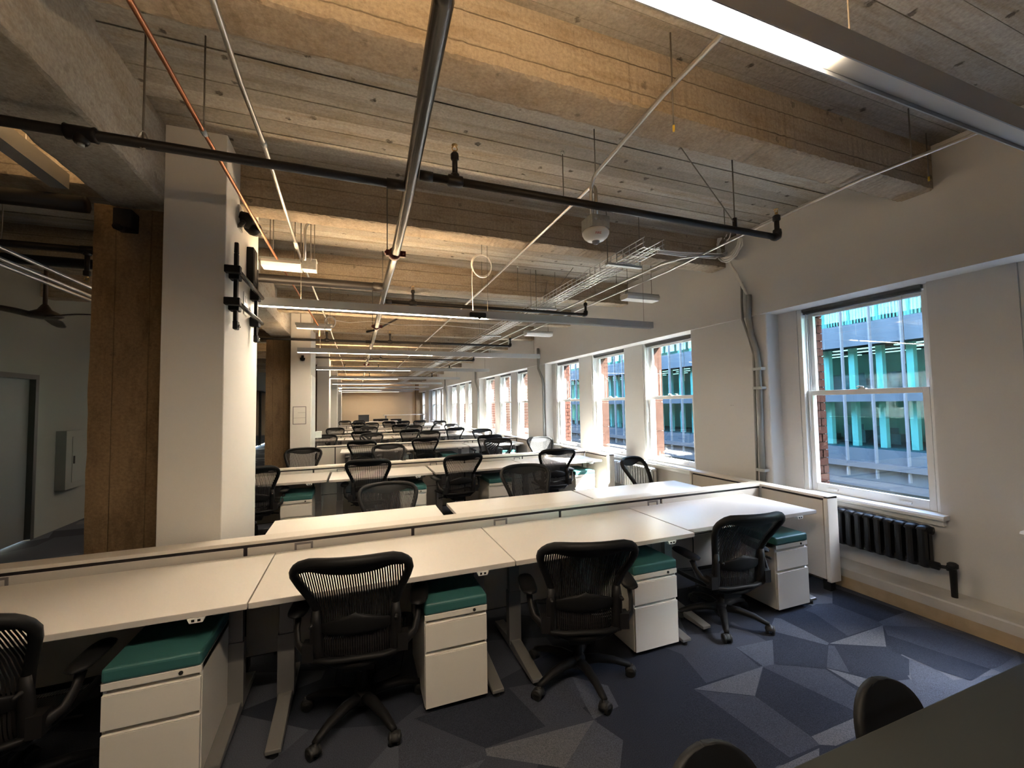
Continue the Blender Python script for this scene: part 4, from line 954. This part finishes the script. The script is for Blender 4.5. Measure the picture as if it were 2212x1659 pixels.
# cable rings
def ring_coil(c, r, label, drop):
    t = thing('cable_ring', label, 'cable', tuple(c)); m = MB()
    for q in range(3): m.tube([(r*math.cos(a)*(1+.03*q), .01*q, r*1.15*math.sin(a)+.01*q) for a in [2*PI*i/24 for i in range(24)]], .006, 5, True)
    m.build('loop', M_CABLE, t); MB().tube([(-r, 0, 0), (-r-.005, 0, -.2), (-r, 0, -drop)], .004, 5).build('tail', M_CABLE, t); MB().cyl((0, 0, r*1.15), (0, 0, ZS-c[2]), .003, 5).build('tie', M_ROD, t)
ring_coil(onz(1041, 575, 3.2), .11, 'loop of pale cable hanging over the second pendant light', .5)
ring_coil(onz(713, 697, 2.98), .075, 'small loop of pale cable in front of the second column', .1)
m = MB().tube([onz(722, 692, 3.0), onz(755, 697, 2.99), onz(800, 694, 3.02), onz(860, 702, 2.99), onz(960, 703, 3.02), onz(1060, 712, 3.0)], .005, 5)
tag(m.build('loose_cable', M_CABLE), 'thin pale cable sagging across the ceiling above the third pendant light', 'cable')
# loose hanger rods
for i, (px, py, z, lab) in enumerate(((1215, 328, 3.19, 'short threaded rod hanging beside the fire strobe'), (1118, 575, 3.2, 'short threaded rod hanging past the cable loop'), (2000, 288, 3.22, 'threaded rod with yellow tip by the window wall top'), (1443, 190, 3.05, 'threaded rod with yellow tip below the lit pendant'))):
    p = onz(px, py, ZS) if i != 3 else Vector((1.5, 1.62, ZS)); t = thing('threaded_rod', lab, 'rod', (p.x, p.y, z)); MB().cyl((0, 0, 0), (0, 0, ZS-z), .004, 6).build('rod', M_ROD, t)
    if i > 1: MB().cyl((0, 0, -.02), (0, 0, .012), .006, 6).build('tip', mat('yellow_cap', (.7, .45, .03), .5), t)
    else: MB().cyl((0, 0, ZS-z-.02), (0, 0, ZS-z), .014, 6).build('anchor', M_GBOX, t)

# ------------------------------------------------------------------ things on the white column casings
t = thing('tv_wall_mount', 'black TV wall mount with two steel rails on the white column casing', 'TV mount', (-.84, 3.7, 2.5))
for y in (-.32, .30):
    m = MB(); m.box(.03, .055, y-.022, y+.022, -.24, .26); m.poly([(y-.022, .26), (y+.022, .26), (y+.012, .34), (y-.012, .34)], .03, .055, 'x'); m.box(.005, .07, y-.04, y+.04, .07, .15); m.box(.005, .07, y-.04, y+.04, -.15, -.07); m.box(.03, .06, y-.03, y+.03, -.28, -.22)
    a = m.build('bracket_arm', M_BLK, t, bevel=.006); MB().cyl((.06, y, -.255), (.072, y, -.255), .012, 8).build('latch', M_CHROME, a)
for z in (.115, -.105): MB().cyl((.072, -.42, z), (.072, .38, z), .0165, 12).build('rail', M_MAIN, t)
for z in (.115, -.105): MB().box(.0, .095, -.45, -.40, z-.025, z+.025).build('end_cap', M_BLK, t, bevel=.005)
t = thing('switch_plate', 'white outlet plate inside the TV mount', 'outlet', (-.84, 3.82, 2.50)); box('plate', M_WHT, 0, .008, -.055, .055, -.09, .09, t, bevel=.003); box('socket', M_FIX, .008, .010, -.03, .03, -.06, -.01, t); box('socket', M_FIX, .008, .010, -.03, .03, .01, .06, t)
t = thing('speaker_bracket', 'dark camera bracket high on the white column casing', 'bracket', (-.84, 3.62, 3.1)); box('plate', M_GBOX, 0, .012, -.05, .05, -.08, .10, t); m = MB(); m.tube([(.01, 0, .02), (.06, -.01, .0), (.09, -.02, -.03)], [.05, .06, .05], 10); m.tube([(.02, -.05, -.06), (.05, -.10, -.05)], .018, 8); m.tube([(.06, .02, -.02), (.09, .06, -.04), (.10, .10, -.04)], [.05, .055, .04], 10); m.build('bracket', M_BLK2, t)
t = thing('network_switch', 'black control box above the TV mount on the casing', 'box', (-.84, 3.93, 2.83)); box('body', M_BLK, 0, .05, -.08, .06, -.15, .15, t, bevel=.004); box('face', M_BLK2, .05, .054, -.06, .04, -.12, .12, t); box('strip_label', M_WHT, .0, .012, .075, .105, -.2, .06, t); box('frame', M_BLK, .0, .010, .065, .13, -.22, .08, t)
t = thing('projector_bracket', 'grey steel box on the girder beyond the white casing', 'box', (-1.19, 5.2, 3.12)); box('body', M_GBOX, 0, .16, -.1, .1, 0, .18, t, bevel=.004); box('cover', M_GBOX, .16, .165, -.11, .11, -.005, .185, t)
for k, lab in ((1, 'clear acrylic notice holder on the front of the second column casing'),):
    y = 3.29+GP*k; t = thing('notice_holder', lab, 'sign holder', (-1.03, y, 1.52)); m = MB(); w, h = .115, .17
    m.box(-w, -w+.012, -.006, 0, -h, h); m.box(w-.012, w, -.006, 0, -h, h); m.box(-w+.012, w-.012, -.006, 0, h-.012, h); m.box(-w+.012, w-.012, -.006, 0, -h, -h+.012); m.build('frame', M_PORT, t)
    box('blank_sheet', M_CASE, -w+.012, w-.012, -.003, 0, -h+.012, h-.012, t); box('divider', M_PORT, -.03, w-.012, -.005, -.003, .05, .054, t); box('divider', M_PORT, -w+.012, w-.012, -.005, -.003, -.05, -.046, t)
    t = thing('whiteboard', 'white glass board with pen tray on the side of the second column casing', 'whiteboard', (-.84, y+.45, 1.45)); box('board', M_WHT, 0, .012, -.40, .40, -.65, .85, t, bevel=.003); box('tray', M_WHT, .0, .07, -.2, .35, -.70, -.66, t)
    t = thing('whiteboard_eraser', 'small white box on the second column beside the chair', 'box', (-.84, y+.9, 1.02)); box('body', M_WHT, 0, .13, -.06, .06, 0, .14, t, bevel=.006); box('red_knob', M_RED, .01, .03, -.02, .02, .14, .16, t)
    t = thing('dome_camera', 'small black camera on the second column casing front', 'camera', (-.98, y, 2.62)); MB().lathe([(.001, -.06), (.035, -.05), (.045, -.02), (.045, 0), (.001, .001)], (0, -.045, 0), 12).build('dome', M_BLK, t); box('mount', M_BLK2, -.02, .02, -.05, 0, 0, .05, t)
t = thing('wall_screws', 'two screw anchors left on the white pier', 'screw', (XP, 3.66, 1.61))
for q in (-.012, .014): MB().cyl((0, q, 0), (-.006, q, 0), .004, 6).build('anchor', M_FIX, t)

# ------------------------------------------------------------------ left bay
t = thing('electrical_panel', 'grey electrical panel with small door on the left wall', 'panel', (XL, 8.06, .97)); box('cabinet', M_GREY, 0, .12, -.25, .25, -.42, .42, t, bevel=.004); d = MB().box(.12, .128, -.12, .19, -.33, .33).build('door', M_GREY, t, bevel=.003); box('latch', M_BLK2, .128, .14, -.10, -.08, -.06, .05, d)
t = thing('ceiling_fan', 'dark bronze ceiling fan with long curved blades', 'fan', (-3.2, 6.0, 2.72))
MB().cyl((0, 0, .08), (0, 0, ZS-2.72-.1), .02, 10).build('downrod', M_FAN, t); MB().lathe([(.001, -.1), (.06, -.09), (.085, -.02), (.08, 0), (.001, .001)], (0, 0, ZS-2.72), 14).build('canopy', M_FAN, t)
MB().lathe([(.001, -.035), (.10, -.03), (.15, -.005), (.12, .03), (.06, .06), (.025, .12), (.001, .121)], n=18).build('motor_hub', M_FAN, t)
rows = []
for i in range(13):
    q = i/12; x = .08+.62*q; w = .075*(1-.25*q)*(1 if q < .95 else .7)+.02*math.sin(q*PI); zc = -.012+.03*math.sin(q*PI*1.1); tw_ = math.radians(14*(1-q)+4)
    rows.append([Vector((x, .10*math.sin(q*1.8)*.6+w*math.cos(a)*math.cos(tw_)-.008*math.sin(a)*math.sin(tw_), zc+w*math.cos(a)*math.sin(tw_)*.8+.008*math.sin(a))) for a in [2*PI*j/10 for j in range(10)]])
b = MB(); b.smooth = True; b.ring(rows); bm_ = b.mesh('blade', [M_FAN])
for a in (-18, 102, 222): link('blade', bm_, t, (0, 0, 0), math.radians(a))
t = thing('smoke_detector', 'dark box bracket on the concrete column near the girder', 'box', (-1.45, 3.42, 2.93)); box('body', M_BLK2, -.05, .05, -.02, .09, -.06, .07, t, bevel=.006); MB().cyl((.0, -.02, -.07), (.0, -.09, -.08), .022, 8).build('lens', M_BLK, t)
# a cable under the desk
tag(MB().tube([(-.02, 2.75, .70), (-.06, 2.72, .35), (-.12, 2.7, .08), (0, 2.66, .012), (.25, 2.74, .02), (.33, 2.85, .3)], .004, 6).build('power_cord', M_BLK), 'thin black cord hanging under the second near desk', 'cord')
tag(MB().tube([(2.73, 2.95, .70), (2.76, 2.93, .45), (2.74, 2.92, .2), (2.8, 2.95, .02)], .004, 6).build('power_cord', M_BLK), 'thin black cord hanging behind the rightmost front chair', 'cord')
